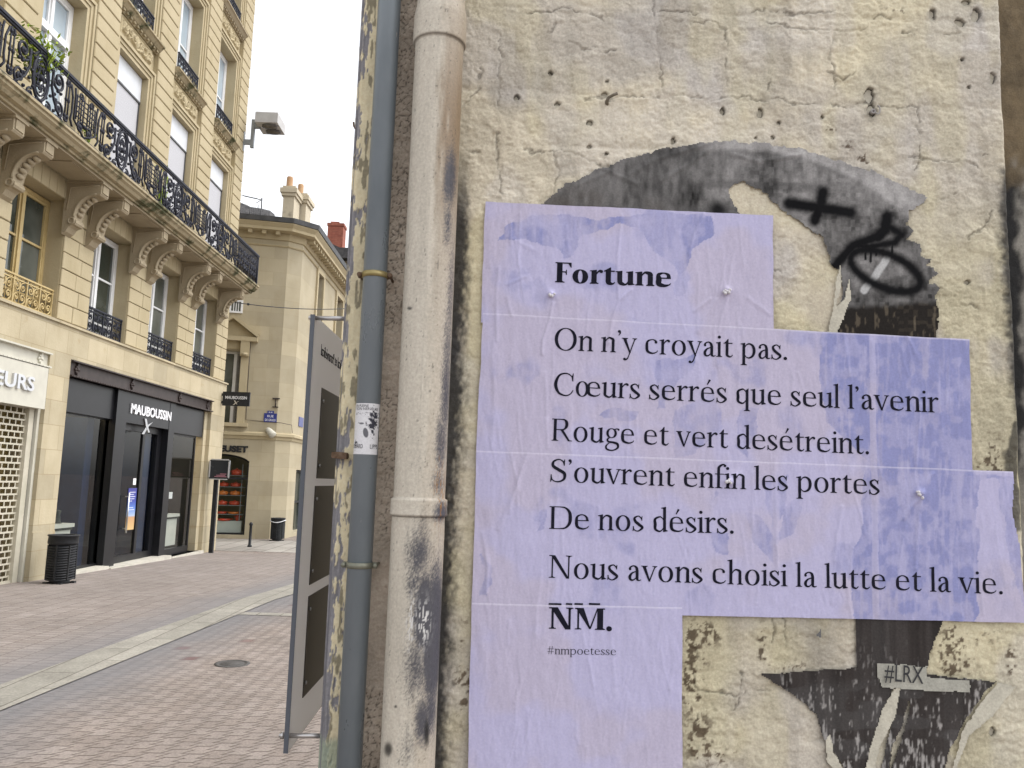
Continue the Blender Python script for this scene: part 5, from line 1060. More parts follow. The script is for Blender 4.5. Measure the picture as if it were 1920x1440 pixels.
# flaked edges: paint coats ending in small ledges
for k, (sc, amp) in enumerate(((9, .0013), (17, .0010), (30, .0008))):
    f = fbm(X * sc + 7 * k, Z * sc * 1.15, 4, 20 + k, .62); h = h + amp * (sstep(.497, .506, f) + .8 * sstep(.585, .592, f) - .7 * sstep(.402, .410, f))
crk = np.zeros_like(X)
CR = [[(1220, 0), (1231, 41), (1227, 84), (1235, 129), (1238, 160), (1246, 200), (1255, 240)], [(1243, 20), (1285, 24), (1320, 19)], [(1380, 26), (1430, 24), (1480, 25), (1560, 22)], [(1246, 45), (1300, 40), (1345, 47), (1363, 60)], [(1363, 60), (1364, 112), (1366, 165)],
      [(1246, 182), (1310, 178), (1366, 186), (1450, 190), (1500, 192)], [(980, 22), (1010, 24), (1060, 18), (1110, 30), (1130, 36)], [(1040, 47), (1033, 62)], [(1065, 80), (1095, 94), (1120, 97), (1150, 96)], [(1548, 138), (1580, 152), (1605, 136)], [(1386, 58), (1440, 47), (1490, 48), (1530, 58), (1590, 62), (1625, 52)], [(1640, 38), (1680, 30), (1690, 15)],
      [(870, 282), (880, 288), (900, 284)], [(985, 280), (1010, 285), (1055, 280), (1115, 305), (1160, 320)], [(935, 250), (937, 300), (935, 365)], [(1447, 500), (1478, 522), (1490, 510), (1512, 530), (1545, 520)], [(1700, 395), (1760, 370), (1790, 360)], [(1860, 395), (1840, 430), (1815, 450)], [(1650, 1155), (1660, 1200)], [(1465, 1155), (1475, 1195), (1480, 1215)], [(1390, 1260), (1388, 1300), (1375, 1330)],
      [(1285, 1200), (1305, 1215), (1300, 1260), (1310, 1300), (1305, 1360)], [(1700, 560), (1770, 540)], [(1440, 150), (1430, 190)], [(905, 130), (900, 170), (870, 200)], [(1800, 300), (1845, 320)], [(1780, 555), (1830, 580)], [(935, 60), (938, 140), (934, 200)], [(1100, 186), (1180, 182), (1246, 182)], [(1500, 192), (1580, 198), (1640, 196), (1720, 205)], [(1560, 60), (1558, 110), (1562, 190)], [(1690, 60), (1740, 66), (1800, 60)], [(1720, 205), (1722, 260), (1718, 320)], [(1700, 290), (1760, 300), (1850, 296)], [(1040, 285), (1045, 330), (1038, 370)], [(1450, 1160), (1452, 1240)], [(1305, 1290), (1380, 1300), (1440, 1292)]]
J1 = 16 * (fbm(X * 26, Z * 26, 2, 41) - .5) + 9 * (fbm(X * 110, Z * 110, 2, 42) - .5); J2 = 16 * (fbm(X * 26 + 9, Z * 26, 2, 43) - .5) + 9 * (fbm(X * 110, Z * 110 + 7, 2, 44) - .5); JM = sstep(.27, .44, fbm(X * 30, Z * 30, 3, 45))
for c in CR:
    d = seg_dist(PX_ + J1, PY_ + J2, c); crk = np.maximum(crk, np.exp(-(d / 1.8) ** 2) * JM); h = h + .0008 * np.exp(-((d - 4) / 4) ** 2) * JM
h = h - .0026 * crk
# small blown cells of crazed paint near the pipe
cz = cells(X * 75 + 2 * fbm(X * 20, Z * 20, 2, 5), Z * 62, 8); brown = sstep(792, 775, PX_ + (PY_ - 400) * .045); cr2 = np.exp(-(cz / .07) ** 2) * brown * sstep(.35, .6, fbm(X * 9, Z * 9, 2, 61) + sstep(700, 100, PY_) * .3)
h = h - .002 * cr2
holes = [(1425, 211, 5, 8), (1460, 230, 3.5, 3.5), (1630, 178, 8, 11), (1634, 208, 9, 11), (1748, 25, 6, 9), (1800, 42, 7, 7), (1832, 28, 9, 11), (1812, 4, 8, 5), (1862, 145, 5, 8), (1817, 163, 3, 3), (1032, 137, 4, 5), (968, 183, 5, 5), (1045, 195, 6, 4), (1105, 230, 5, 4), (1137, 288, 4, 3), (1105, 275, 4, 3), (1355, 208, 5, 6), (1138, 152, 2.5, 2.5), (1134, 176, 5, 4), (1542, 219, 3, 3), (1449, 257, 3, 3), (1418, 257, 2, 2), (1815, 529, 4, 4), (1803, 112, 4, 3), (1262, 264, 4, 5), (1862, 1372, 5, 8)]
dirt = np.zeros_like(X); hole = np.zeros_like(X)
for (a, b, r1, r2) in holes:
    q = np.sqrt(((PX_ - a) / r1) ** 2 + ((PY_ - b) / r2) ** 2) + 1.0 * (fbm(X * 110, Z * 110, 3, int(a)) - .5); hole = np.maximum(hole, sstep(1.15, .8, q)); dirt = np.maximum(dirt, .55 * np.exp(-np.maximum(q - 1, 0) ** 2 * 1.4) * (PY_ > b - r2 * .4))
h = h - .011 * hole
# joints of the masonry telegraphing through the paint
for y_ in (22, 185, 285): h = h - .002 * np.exp(-((PY_ - (PX_ - 1300) * .034 - y_ - 14 * (fbm(X * 6, Z * 6, 2, 70) - .5)) / 7) ** 2) * sstep(.35, .6, fbm(X * 4, Z * 30, 2, 71))
posters = inside(PX_, PY_, [(915, 392), (1442, 410), (1442, 624), (1800, 645), (1806, 890), (1885, 895), (1900, 1155), (1270, 1132), (1270, 1500), (880, 1500)])
h = np.where(posters, np.minimum(h, .0012), h)
torn_area = inside(PX_, PY_, [(1000, 395), (1100, 335), (1280, 280), (1440, 278), (1640, 330), (1730, 375), (1710, 460), (1752, 520), (1750, 630), (1550, 625)]) | inside(PX_, PY_, [(1600, 1140), (1770, 1150), (1740, 1245), (1868, 1276), (1770, 1470), (1600, 1470), (1530, 1340), (1420, 1262), (1603, 1250)])
h = np.where(torn_area, np.minimum(h, .0022), h)
# ---- paint colours
cream = lin(210, 200, 179); grey = lin(184, 177, 167); yel = lin(204, 194, 154); brn = lin(198, 184, 168)
n1 = fbm(X * 4, Z * 4, 4, 80); n2 = fbm(X * 14, Z * 14, 4, 82); n3 = fbm(X * 60, Z * 60, 3, 84)
tone = (sstep(.42, .62, n1) * .8)[..., None]; col = cream * (1 - tone) + grey * tone
ye = .62 * np.clip(sstep(300, 520, PY_) * sstep(.38, .6, fbm(X * 5, Z * 5, 3, 85)) + .6 * sstep(.55, .7, fbm(X * 9, Z * 3, 3, 86)) + .5 * sstep(1500, 1820, PX_) * sstep(500, 800, PY_), 0, 1)[..., None]; col = col * (1 - .85 * ye) + yel * .85 * ye
col = col * (.88 + .24 * n2)[..., None] * (.93 + .14 * n3)[..., None]
lav = (sstep(.52, .68, fbm(X * 7 + 5, Z * 7, 3, 87)) * .22)[..., None]; col = col * (1 - lav) + lin(205, 202, 205) * lav
b_ = brown[..., None]; col = col * (1 - b_) + (brn * (.75 + .5 * n2)[..., None]) * b_
col = col * (1 - .72 * cr2)[..., None]
col = col * (1 - .5 * crk * sstep(.25, .5, n2))[..., None]
# rusty grime specks
gr_ = np.zeros_like(X)
for (a, b, r1, r2, s) in ((1310, 1190, 40, 22, 1), (1300, 1260, 26, 90, .75), (1312, 1390, 26, 60, .7), (1430, 1215, 8, 40, .9), (1480, 1250, 45, 12, .5), (1790, 1230, 30, 60, .9), (1830, 1190, 50, 30, .4), (1895, 1240, 12, 30, .7), (1690, 20, 30, 8, .5), (1860, 880, 30, 50, .9), (870, 1290, 20, 60, .6), (868, 1190, 18, 30, .5), (1350, 1420, 40, 16, .6), (1620, 300, 10, 14, 1), (1555, 242, 14, 8, .6), (1590, 272, 14, 10, .5)): gr_ = np.maximum(gr_, s * np.exp(-((PX_ - a) / r1) ** 2 - ((PY_ - b) / r2) ** 2))
sp = sstep(.62, .70, fbm(X * 160, Z * 160, 2, 90) * .55 + fbm(X * 55, Z * 55, 2, 91) * .45 + gr_ * .20 - .02) * np.clip(gr_ * 2.2, 0, 1)
col = col * (1 - .85 * sp)[..., None] + lin(72, 52, 34) * (.8 * sp)[..., None]
run_ = sstep(.60, .72, fbm(X * 38, Z * 3.2, 4, 93)) * .10; col = col * (1 - run_)[..., None] + lin(128, 112, 88) * run_[..., None]
col = col * (1 - dirt * .5)[..., None]; col = col * (1 - .95 * np.sqrt(hole))[..., None]  # dirt round the holes; their inner shade painted into the colour
# black soot sprayed along the pipe and along the outer arris
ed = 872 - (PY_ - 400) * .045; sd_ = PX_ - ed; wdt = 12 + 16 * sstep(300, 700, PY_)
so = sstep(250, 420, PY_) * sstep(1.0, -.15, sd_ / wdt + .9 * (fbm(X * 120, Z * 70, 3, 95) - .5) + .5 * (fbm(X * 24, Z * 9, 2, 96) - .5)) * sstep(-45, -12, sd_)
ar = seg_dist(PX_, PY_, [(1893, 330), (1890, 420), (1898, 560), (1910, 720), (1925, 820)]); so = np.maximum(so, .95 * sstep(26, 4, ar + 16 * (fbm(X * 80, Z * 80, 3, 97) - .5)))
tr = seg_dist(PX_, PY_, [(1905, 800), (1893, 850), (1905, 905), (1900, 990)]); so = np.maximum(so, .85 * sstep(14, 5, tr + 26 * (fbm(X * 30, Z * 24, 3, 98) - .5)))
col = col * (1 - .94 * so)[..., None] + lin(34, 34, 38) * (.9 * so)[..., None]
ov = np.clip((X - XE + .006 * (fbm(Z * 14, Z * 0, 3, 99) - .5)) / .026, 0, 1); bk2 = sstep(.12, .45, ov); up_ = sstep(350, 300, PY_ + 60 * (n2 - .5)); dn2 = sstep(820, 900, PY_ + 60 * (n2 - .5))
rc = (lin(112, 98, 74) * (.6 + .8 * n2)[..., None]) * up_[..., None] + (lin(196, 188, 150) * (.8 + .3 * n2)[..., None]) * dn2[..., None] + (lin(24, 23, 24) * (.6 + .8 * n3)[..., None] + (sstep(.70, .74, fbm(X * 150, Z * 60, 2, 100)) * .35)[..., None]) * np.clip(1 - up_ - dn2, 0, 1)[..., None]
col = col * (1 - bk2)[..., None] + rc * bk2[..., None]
grime = sstep(.50, .72, fbm(X * 3.2 + 2, Z * 2.2, 5, 121)) * .17 + .14 * sstep(.45, .7, fbm(X * 22, Z * 1.6, 4, 122)) * sstep(.4, .6, fbm(X * 3, Z * 3, 2, 123)); col = col * (1 - grime)[..., None]
Y = WY - h * (1 - bk2) + .052 * ov ** 1.6
relief('plaster', X, Y, Z, col, PLASTER, wall)

# ---- peeling board at the very corner
PEEL = mat('peeling_painted_wood', (1, 1, 1), .5, 140, attr='col', rough=.8, bump=.0012, bscale=190)
bl0 = lambda py: 686 - .0665 * py
board = thing('corner_board', tuple(onw(655, 600)), 'narrow board with peeling cream paint over grey timber, left of the grey pipe', 'board')
za = np.arange(ZBOT, ZTOP, .0024); XB0 = onw(bl0(720), 720)[0]; ub = np.linspace(0, 1, 30); Ub, Zb = np.meshgrid(ub, za)
BW = .047; Xb = XB0 + Ub * BW; Yb = np.full_like(Xb, WY - .014); pxb, pyb = seen(Xb, Yb, Zb)
n_ = fbm(Xb * 60, Zb * 14, 4, 101, .6) * .65 + fbm(Xb * 190, Zb * 45, 3, 102) * .35; loss = sstep(.54, .57, n_ + .34 * (.34 - Ub) + .16 * sstep(900, 1050, pyb) * (1.25 - Ub) + .05 * (fbm(Xb * 3, Zb * 4, 2, 103) - .5))
left = sstep(.30, .06, Ub)
hb = .0016 * (1 - loss) + .0012 * (fbm(Xb * 120, Zb * 10, 3, 104) - .5) - .012 * left ** 2 - .02 * sstep(.94, 1, Ub); hb = hb + .0010 * np.exp(-((loss - .5) / .2) ** 2)
cb_ = lin(216, 204, 172) * (.82 + .36 * fbm(Xb * 40, Zb * 30, 3, 105))[..., None]; wd_ = lin(132, 130, 134) * (.55 + .9 * fbm(Xb * 240, Zb * 12, 4, 106))[..., None]
cr_ = sstep(.60, .66, fbm(Xb * 90, Zb * 26, 3, 107)); cb_ = cb_ * (1 - .6 * cr_ * (1 - loss))[..., None]; cb_ = cb_ * (1 - loss)[..., None] + wd_ * loss[..., None]
gb = (sstep(1370, 1400, pyb + 30 * (fbm(Xb * 40, Zb * 20, 2, 108) - .5)) * .8)[..., None]; cb_ = cb_ * (1 - gb) + lin(150, 160, 140) * gb
relief('painted_face', Xb, Yb - hb, Zb, cb_, PEEL, board)
mb = MB(); mb.box(XB0 + .004, XB0 + BW - .001, WY - .006, WY + .05, 0, 7.5); mb.build('timber', mat('weathered_grey_timber', (.13, .13, .15), (.22, .215, .225), 30, stretch=(1, 1, .12), bump=.003, bscale=60), board)
RUST = mat('rusty_iron', (.10, .06, .035), (.19, .13, .09), 60, rough=.9, bump=.002, bscale=200)
q = onw(640, 853); lg = thing('iron_lug', tuple(q), 'flat rusty iron lug sticking out of the peeling corner board', 'bracket')
mb = MB(); y0 = WY - .022; a, b = ony(622, 853, y0), ony(653, 855, y0); V = []
for k, (t, hh) in enumerate(((0, .003), (.06, .0062), (.5, .0072), (.94, .0066), (1, .003))): p = a + (b - a) * t; V += [p + (0, -.010 * min(1, hh / .006), -hh), p + (0, -.010 * min(1, hh / .006), hh), p + (0, .02, hh), p + (0, .02, -hh)]
mb.add(V, [(i * 4 + j, i * 4 + (j + 1) % 4, i * 4 + 4 + (j + 1) % 4, i * 4 + 4 + j) for i in range(4) for j in range(4)] + [(0, 1, 2, 3), (16, 17, 18, 19)]); mb.build('iron', RUST, lg)
q = ony(666, 238, WY - .01); hk = thing('iron_hook', tuple(q), 'tiny rusty hook on the left edge of the peeling board against the sky', 'hook'); mb = MB(); mb.tube([ony(672, 240, WY), ony(666, 241, WY), ony(663.5, 236, WY), ony(663, 229, WY)], .0022, 6); mb.build('iron', RUST, hk)

# ---- grey rainwater pipe
GREYPIPE = mat('grey_painted_zinc_pipe', (.18, .215, .245), (.25, .285, .315), 9, 8, .3, .7, rough=.36, rvar=.12, metal=.25, spec=.55, bump=.0004, bscale=120, stretch=(1, 1, .35), speck=((.42, .42, .42), 55, .735))
GC = WY - .050; GR = .0250
gx = ony(709.5, 400, GC)[0]
gp = thing('grey_downpipe', (gx, GC, 0), 'slim smooth grey metal downpipe left of the thick beige pipe', 'pipe')
mb = MB(); mb.lathe([(GR, 0), (GR, 7.4)], (gx, GC, 0), 40); mb.build('pipe', GREYPIPE, gp)
BRASS = mat('dull_brass_band', (.30, .24, .10), (.38, .31, .15), 30, rough=.42, metal=.6)
DARKSTEEL = mat('dull_steel_band', (.16, .165, .13), (.24, .24, .19), 30, rough=.45, metal=.5)
for py, mt in ((517, BRASS), (1060, DARKSTEEL)):
    z = ony(700, py, GC)[2]; mb = MB(); mb.lathe([(GR, z - .006), (GR + .0025, z - .006), (GR + .0032, z), (GR + .0025, z + .006), (GR, z + .006)], (gx, GC, 0), 40); cl = mb.build('clamp', mt, gp)
    for s in (-1, 1):
        mb = MB(); mb.box(gx + s * GR - .010 * (s < 0), gx + s * GR + .010 * (s > 0), GC - .003, GC + .003, z - .006, z + .006); mb.lathe([(0, -.008), (.005, -.008), (.0055, -.004), (.0055, .004), (.003, .006), (.003, .05)], (gx + s * (GR + .007), GC - .003, z), 10, axis=1)
        mb.build('screw', RUST if py < 600 else DARKSTEEL, cl)
# ---- beige cast-iron soil pipe
BEIGE = mat('beige_painted_cast_iron', (1, 1, 1), .5, 170, attr='col', rough=.5, rvar=.1, spec=.45, bump=.0007, bscale=240)
BR = .0525; BC = WY - BR - .012; bx = ony(810, 400, BC)[0]
bp_ = thing('beige_downpipe', (bx, BC, 0), 'thick beige cast iron downpipe stained with dark spray paint, between grey pipe and poster', 'pipe')
zp_ = np.arange(ZBOT - .02, ZTOP + .02, .0026); th = np.linspace(0, 2 * math.pi, 150); TH, ZP = np.meshgrid(th, zp_)
zj1 = ony(777, 952, BC - BR)[2]; zj2 = ony(815, 62, BC - BR)[2]
Rr = np.full_like(TH, BR)
def collar(zc, hh, ex, tail): 
    global Rr
    d = ZP - zc; Rr = Rr + ex * sstep(-hh - .0016, -hh, d) * (1 - sstep(hh, hh + tail, d))
collar(zj1, .016, .0050, .0022); collar(zj2 + .028, .028, .0052, .045); Rr = Rr + .0012 * sstep(zj1, zj1 - .02, ZP) - .0005 * sstep(zj2, zj2 + .1, ZP)
Rr = Rr + .0006 * (fbm(TH * 14, ZP * 40, 3, 110) - .5)
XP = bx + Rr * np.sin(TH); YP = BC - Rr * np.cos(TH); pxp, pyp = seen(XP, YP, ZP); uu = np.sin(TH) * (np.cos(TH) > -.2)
base = lin(194, 186, 172) * (.90 + .2 * fbm(TH * 3, ZP * 5, 3, 111))[..., None]; base = base * (.94 + .12 * fbm(TH * 25, ZP * 70, 3, 112))[..., None]
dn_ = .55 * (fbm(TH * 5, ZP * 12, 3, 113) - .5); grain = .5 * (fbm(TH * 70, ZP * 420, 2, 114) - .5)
br_ = sstep(.0, .55, uu + dn_) * (np.exp(-((pyp - 240) / 190) ** 2) * .68 + .30); base = base * (1 - br_)[..., None] + lin(128, 108, 84) * br_[..., None]  # brown dirt, with shading painted down the pipe's right side
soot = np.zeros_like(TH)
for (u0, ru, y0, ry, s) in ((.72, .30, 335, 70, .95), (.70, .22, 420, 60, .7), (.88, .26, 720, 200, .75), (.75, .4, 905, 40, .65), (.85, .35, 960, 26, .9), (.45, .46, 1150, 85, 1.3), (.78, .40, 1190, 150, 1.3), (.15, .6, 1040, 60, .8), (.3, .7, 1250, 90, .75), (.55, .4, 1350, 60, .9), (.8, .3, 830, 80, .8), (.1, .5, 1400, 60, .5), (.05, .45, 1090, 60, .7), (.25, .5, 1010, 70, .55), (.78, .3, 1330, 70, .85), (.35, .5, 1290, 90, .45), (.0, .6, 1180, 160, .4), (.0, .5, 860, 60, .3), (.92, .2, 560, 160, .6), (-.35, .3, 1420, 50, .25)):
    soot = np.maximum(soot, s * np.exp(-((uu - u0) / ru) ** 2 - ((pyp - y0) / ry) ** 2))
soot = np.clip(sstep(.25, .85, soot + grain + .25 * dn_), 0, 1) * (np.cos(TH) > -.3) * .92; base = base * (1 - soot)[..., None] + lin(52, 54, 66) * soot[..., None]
# scratched white marks and flakes through the soot
wm = sstep(.58, .63, fbm(TH * 42, ZP * 90, 3, 116)) * np.exp(-((uu - .42) / .22) ** 2 - ((pyp - 1168) / 34) ** 2) + sstep(.60, .64, fbm(TH * 42 + 3, ZP * 90, 3, 117)) * np.exp(-((uu + .02) / .14) ** 2 - ((pyp - 1165) / 40) ** 2)
wm = np.clip(wm * 1.6, 0, 1)[..., None]; base = base * (1 - wm) + lin(205, 203, 200) * wm
fl_ = sstep(.80, .83, fbm(TH * 12, ZP * 110, 3, 118)); base = base * (1 - .5 * fl_)[..., None]
for (a, b, c_, d_) in ((728, 1405, 8, 14), (800, 1375, 5, 26), (768, 578, 5, 3), (742, 1325, 3, 3)): k = np.exp(-(((pxp - a) / c_) ** 2 + ((pyp - b) / d_) ** 2) ** 2) * (np.cos(TH) > 0); base = base * (1 - .9 * k)[..., None]
rd_ = sstep(.60, .68, fbm(TH * 30, ZP * 60, 3, 119)) * np.exp(-((pxp - 826) / 12) ** 2 - ((pyp - 925) / 60) ** 2); base = base * (1 - rd_)[..., None] + lin(150, 104, 40) * rd_[..., None]
for zz in (zj1 - .0175, zj2 - .0015): k = np.exp(-((ZP - zz) / .0016) ** 2); base = base * (1 - .7 * k)[..., None]
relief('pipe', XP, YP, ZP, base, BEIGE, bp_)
mb = MB(); mb.lathe([(BR - .0008, ZTOP + .02), (BR - .0008, 7.4)], (bx, BC, 0), 40); mb.lathe([(BR + .0005, 0), (BR + .0005, ZBOT - .02)], (bx, BC, 0), 40); mb.build('pipe_run', mat('plain_beige_paint', (.56, .51, .43), (.62, .57, .49), 8), bp_)

# ---- round sticker wrapped on the grey pipe
stz1, stz0 = ony(690, 756, GC - GR)[2], ony(690, 852, GC - GR)[2]; RS = GR + .0007
tz = np.linspace(stz0, stz1, 190); ta = np.linspace(-1.25, 1.35, 120); TA, TZ = np.meshgrid(ta, tz); V_ = (TZ - stz0) / (stz1 - stz0); U_ = (TA + 1.25) / 2.6
c0 = lin(214, 213, 216) * (.92 + .16 * fbm(U_ * 30, V_ * 60, 2, 130))[..., None]; dk = np.zeros_like(U_)
nz = fbm(U_ * 14, V_ * 26, 3, 131) - .5
dk = np.maximum(dk, sstep(.18, .08, np.hypot((U_ - .74) * 1.0, (V_ - .66) * .72) + .35 * nz))          # ruffled dark mane
dk = np.maximum(dk, .85 * sstep(1.1, .8, np.hypot((U_ - .50 - (.45 - V_) * .25) / .085, (V_ - .42) / .10)))
dk = np.maximum(dk, .8 * sstep(1.1, .7, np.hypot((U_ - .36) / .09, (V_ - .60) / .022))); dk = np.maximum(dk, .55 * sstep(1.1, .7, np.hypot((U_ - .27) / .06, (V_ - .61) / .012)))
dk = np.maximum(dk, .95 * sstep(.10, .0, np.abs(U_ - .16) + np.abs(V_ - .21) * .9 + .3 * nz)); dk = np.maximum(dk, sstep(.64, .68, fbm(U_ * 22, V_ * 34, 2, 133)) * sstep(.12, .05, np.abs(U_ - .76)) * sstep(.28, .34, V_) * sstep(.6, .5, V_))
dk = np.maximum(dk, .9 * sstep(.62, .68, fbm(U_ * 40, V_ * 60, 2, 134)) * sstep(.035, .015, np.abs(V_ - .80)))
tear = sstep(.12, .10, np.abs(U_ - .45 + (V_ - .2) * .25) + .10 * nz) * sstep(.30, .22, V_)
dk = dk * (1 - tear); c0 = c0 * (1 - dk)[..., None] + lin(46, 46, 58) * dk[..., None]
keep = (np.abs(U_ - .5) < .485 + .03 * (fbm(V_ * 20, V_ * 3, 2, 135) - .5))
stk = thing('pipe_sticker', (gx, GC - RS, stz0), 'small torn black and white sticker wrapped round the grey pipe', 'sticker'); ORIGIN[stk] = np.array([gx, GC - RS, stz0])
relief('sticker_paper', gx + RS * np.sin(TA), GC - RS * np.cos(TA), TZ, c0, mat('sticker_paper', (1, 1, 1), .3, 300, attr='col', rough=.5), stk, keep)
INK = mat('black_ink', (.012, .012, .016), None, rough=.6)
def pipe_text(txt, u0, u1, v, hgt):
    o = sans(txt, 1.0, INK, 'lettering', stk, (0, 0, 0), (1, 0, 0), (0, 0, 1), .0001, 1.0); me = o.data
    for q in me.vertices:
        x, z = q.co.x + stk_o[0], q.co.z + stk_o[2]; a = -1.25 + 2.6 * (u0 + (u1 - u0) * x); q.co = (gx + (RS + .0004) * math.sin(a) - stk_o[0], GC - (RS + .0004) * math.cos(a) - stk_o[1], stz0 + (stz1 - stz0) * v + z * hgt - stk_o[2])
stk_o = ORIGIN[stk]
pipe_text('EN PLEINE', .10, .56, .925, .0075); pipe_text('TION NERVEUSE', .10, .88, .865, .0075); pipe_text('OUARD', .05, .44, .115, .0125); pipe_text('LIPPE', .66, .95, .115, .0125)

# ---- grey clear-plastic sign hung off the street side on rods
SX = ony(590, 590, WY + .05)[0]
sgn = thing('wall_sign', tuple(ony(590, 590, WY + .05)), 'tall grey plate sign standing off the corner on two steel rods, seen from behind', 'sign')
yN = WY + .05; zT = ony(590, 590, yN)[2]; zB = ony(531, 1412, yN)[2]; yF = yN + .42
PLX = frosted('tinted_grey_acrylic', (.80, .785, .775), .76); EDGE = mat('bluish_acrylic_edge', (.10, .11, .13), None, rough=.3)
mb = MB(); mb.prism([(SX, yN, zB), (SX, yF, zB + .01), (SX, yF, zT), (SX, yN, zT)], (-.006, 0, 0)); pl = mb.build('plate', PLX, sgn)
mb = MB(); mb.box(SX - .0085, SX + .0012, yN - .003, yN - .0003, zB, zT); mb.build('plate_edge', EDGE, pl)
DPAN = mat('dark_backing_panel', (.034, .030, .026), (.044, .038, .033), 6, rough=.35)
for k, (t_, b_2) in enumerate((((603, 727), (592, 897)), ((590, 911), (579, 1097)), ((578, 1118), (566, 1309)))):
    p, q = onx(*t_, SX), onx(*b_2, SX); mb = MB(); mb.box(SX + .0003, SX + .002, (p[1] + q[1]) / 2, yF - .03, q[2], p[2]); np_ = mb.build('name_panel', DPAN, pl)
    for zz in (q[2] + .03, p[2] - .03): MB().lathe([(0, .001), (.004, .001), (.004, .004), (.0, .005)], (SX + .001, (p[1] + q[1]) / 2 + .016, zz), 10, axis=0).build('screw', SILVER, np_)
p0 = onx(600, 662, SX); hgt = abs(onx(606, 640, SX)[2] - onx(606, 672, SX)[2])
o = sans('M\u00e9dical et Param\u00e9dical', .038, BLACK_MAT, 'lettering', pl, (SX + .0022, p0[1] + .30, p0[2] - .004), (0, -1, 0), (0, 0, 1), .0012, .295)
STEEL = mat('satin_steel_rod', (.50, .48, .47), (.58, .56, .55), 20, rough=.32, metal=.85)
for (a, b) in (((585, 596), (670, 598)), ((530, 1379), (622, 1380))):
    p, q = ony(*a, yN + .012), ony(*b, yN + .012); mb = MB(); mb.tube([p + (.004, 0, 0), q], .0052, 14); mb.tube([p + (-.004, 0, 0), p + (.003, 0, 0)], .0075, 12); mb.tube([p + (-.007, 0, 0), p + (-.004, 0, 0)], .0045, 10); mb.build('rod', STEEL, sgn)

# ================================================================== TORN BLACK-AND-WHITE POSTER UNDERNEATH
OLD = mat('old_photographic_paper', (1, 1, 1), .5, 220, attr='col', rough=.8, spec=.12, bump=.0006, bscale=160)
oldp = thing('torn_poster', tuple(onw(1500, 400)), 'torn weathered black and white paste-up with black sprayed graffiti, mostly covered by the poem', 'poster')
def torn(name, poly, colour, off=.0022, jag=5.0, holes_=(), st=.0024, hfun=None, mt=None):
    P = np.array(poly, float); c = np.array([onw(*p) for p in poly]); x0, x1 = c[:, 0].min() - .01, c[:, 0].max() + .01; z0, z1 = c[:, 2].min() - .01, c[:, 2].max() + .01
    Xq, Zq = np.meshgrid(np.arange(x0, x1, st), np.arange(z0, z1, st)); a, b = seen(Xq, np.full_like(Xq, WY), Zq)
    ja = jag * (fbm(Xq * 90, Zq * 90, 3, 140) - .5) * 2; jb = jag * (fbm(Xq * 90 + 31, Zq * 90, 3, 141) - .5) * 2; k = inside(a + ja, b + jb, poly)
    for hl in holes_: k &= ~inside(a + ja, b + jb, hl)
    hh = off + .0009 * fbm(Xq * 30, Zq * 30, 3, 142) + (hfun(a, b) if hfun else 0)
    return relief(name, Xq, WY - hh - wall_h(Xq, Zq), Zq, colour(a, b, Xq, Zq), mt or OLD, oldp, k)
def wall_h(x, z): return .0028 + .0018 * (fbm(x * 7, z * 7, 3, 1) - .5)
STROKES = [([(1478, 383), (1530, 391), (1592, 400)], 10), ([(1541, 362), (1536, 388), (1526, 415)], 10), ([(1661, 408), (1657, 432), (1643, 446)], 11), ([(1662, 425), (1688, 441), (1676, 456), (1630, 464), (1598, 462)], 7), ([(1640, 446), (1598, 462), (1570, 492), (1552, 514)], 9)]
el = [(1658 + 70 * math.cos(t) * math.cos(.40) - 31 * math.sin(t) * math.sin(.40), 509 + 70 * math.cos(t) * math.sin(.40) + 31 * math.sin(t) * math.cos(.40)) for t in np.linspace(0, 2 * math.pi, 30)]; STROKES.append((el, 7.5))
def spray(a, b, X_, Z_):
    s = np.zeros_like(a)
    for pts, w_ in STROKES: d = seg_dist(a, b, pts) + 2 * (fbm(X_ * 200, Z_ * 200, 2, 150) - .5); s = np.maximum(s, sstep(w_ + 9, w_ - 5, d))
    for (x, y0, y1) in ((1621, 470, 487), (1630, 468, 492), (1671, 455, 476), (1640, 470, 480)): s = np.maximum(s, sstep(3.2, 1.4, np.hypot(a - x, np.maximum(np.maximum(y0 - b, b - y1), 0))))
    return np.maximum(s, sstep(26, 4, np.hypot((a - 1345) / 1.2, b - 395)) * .95)
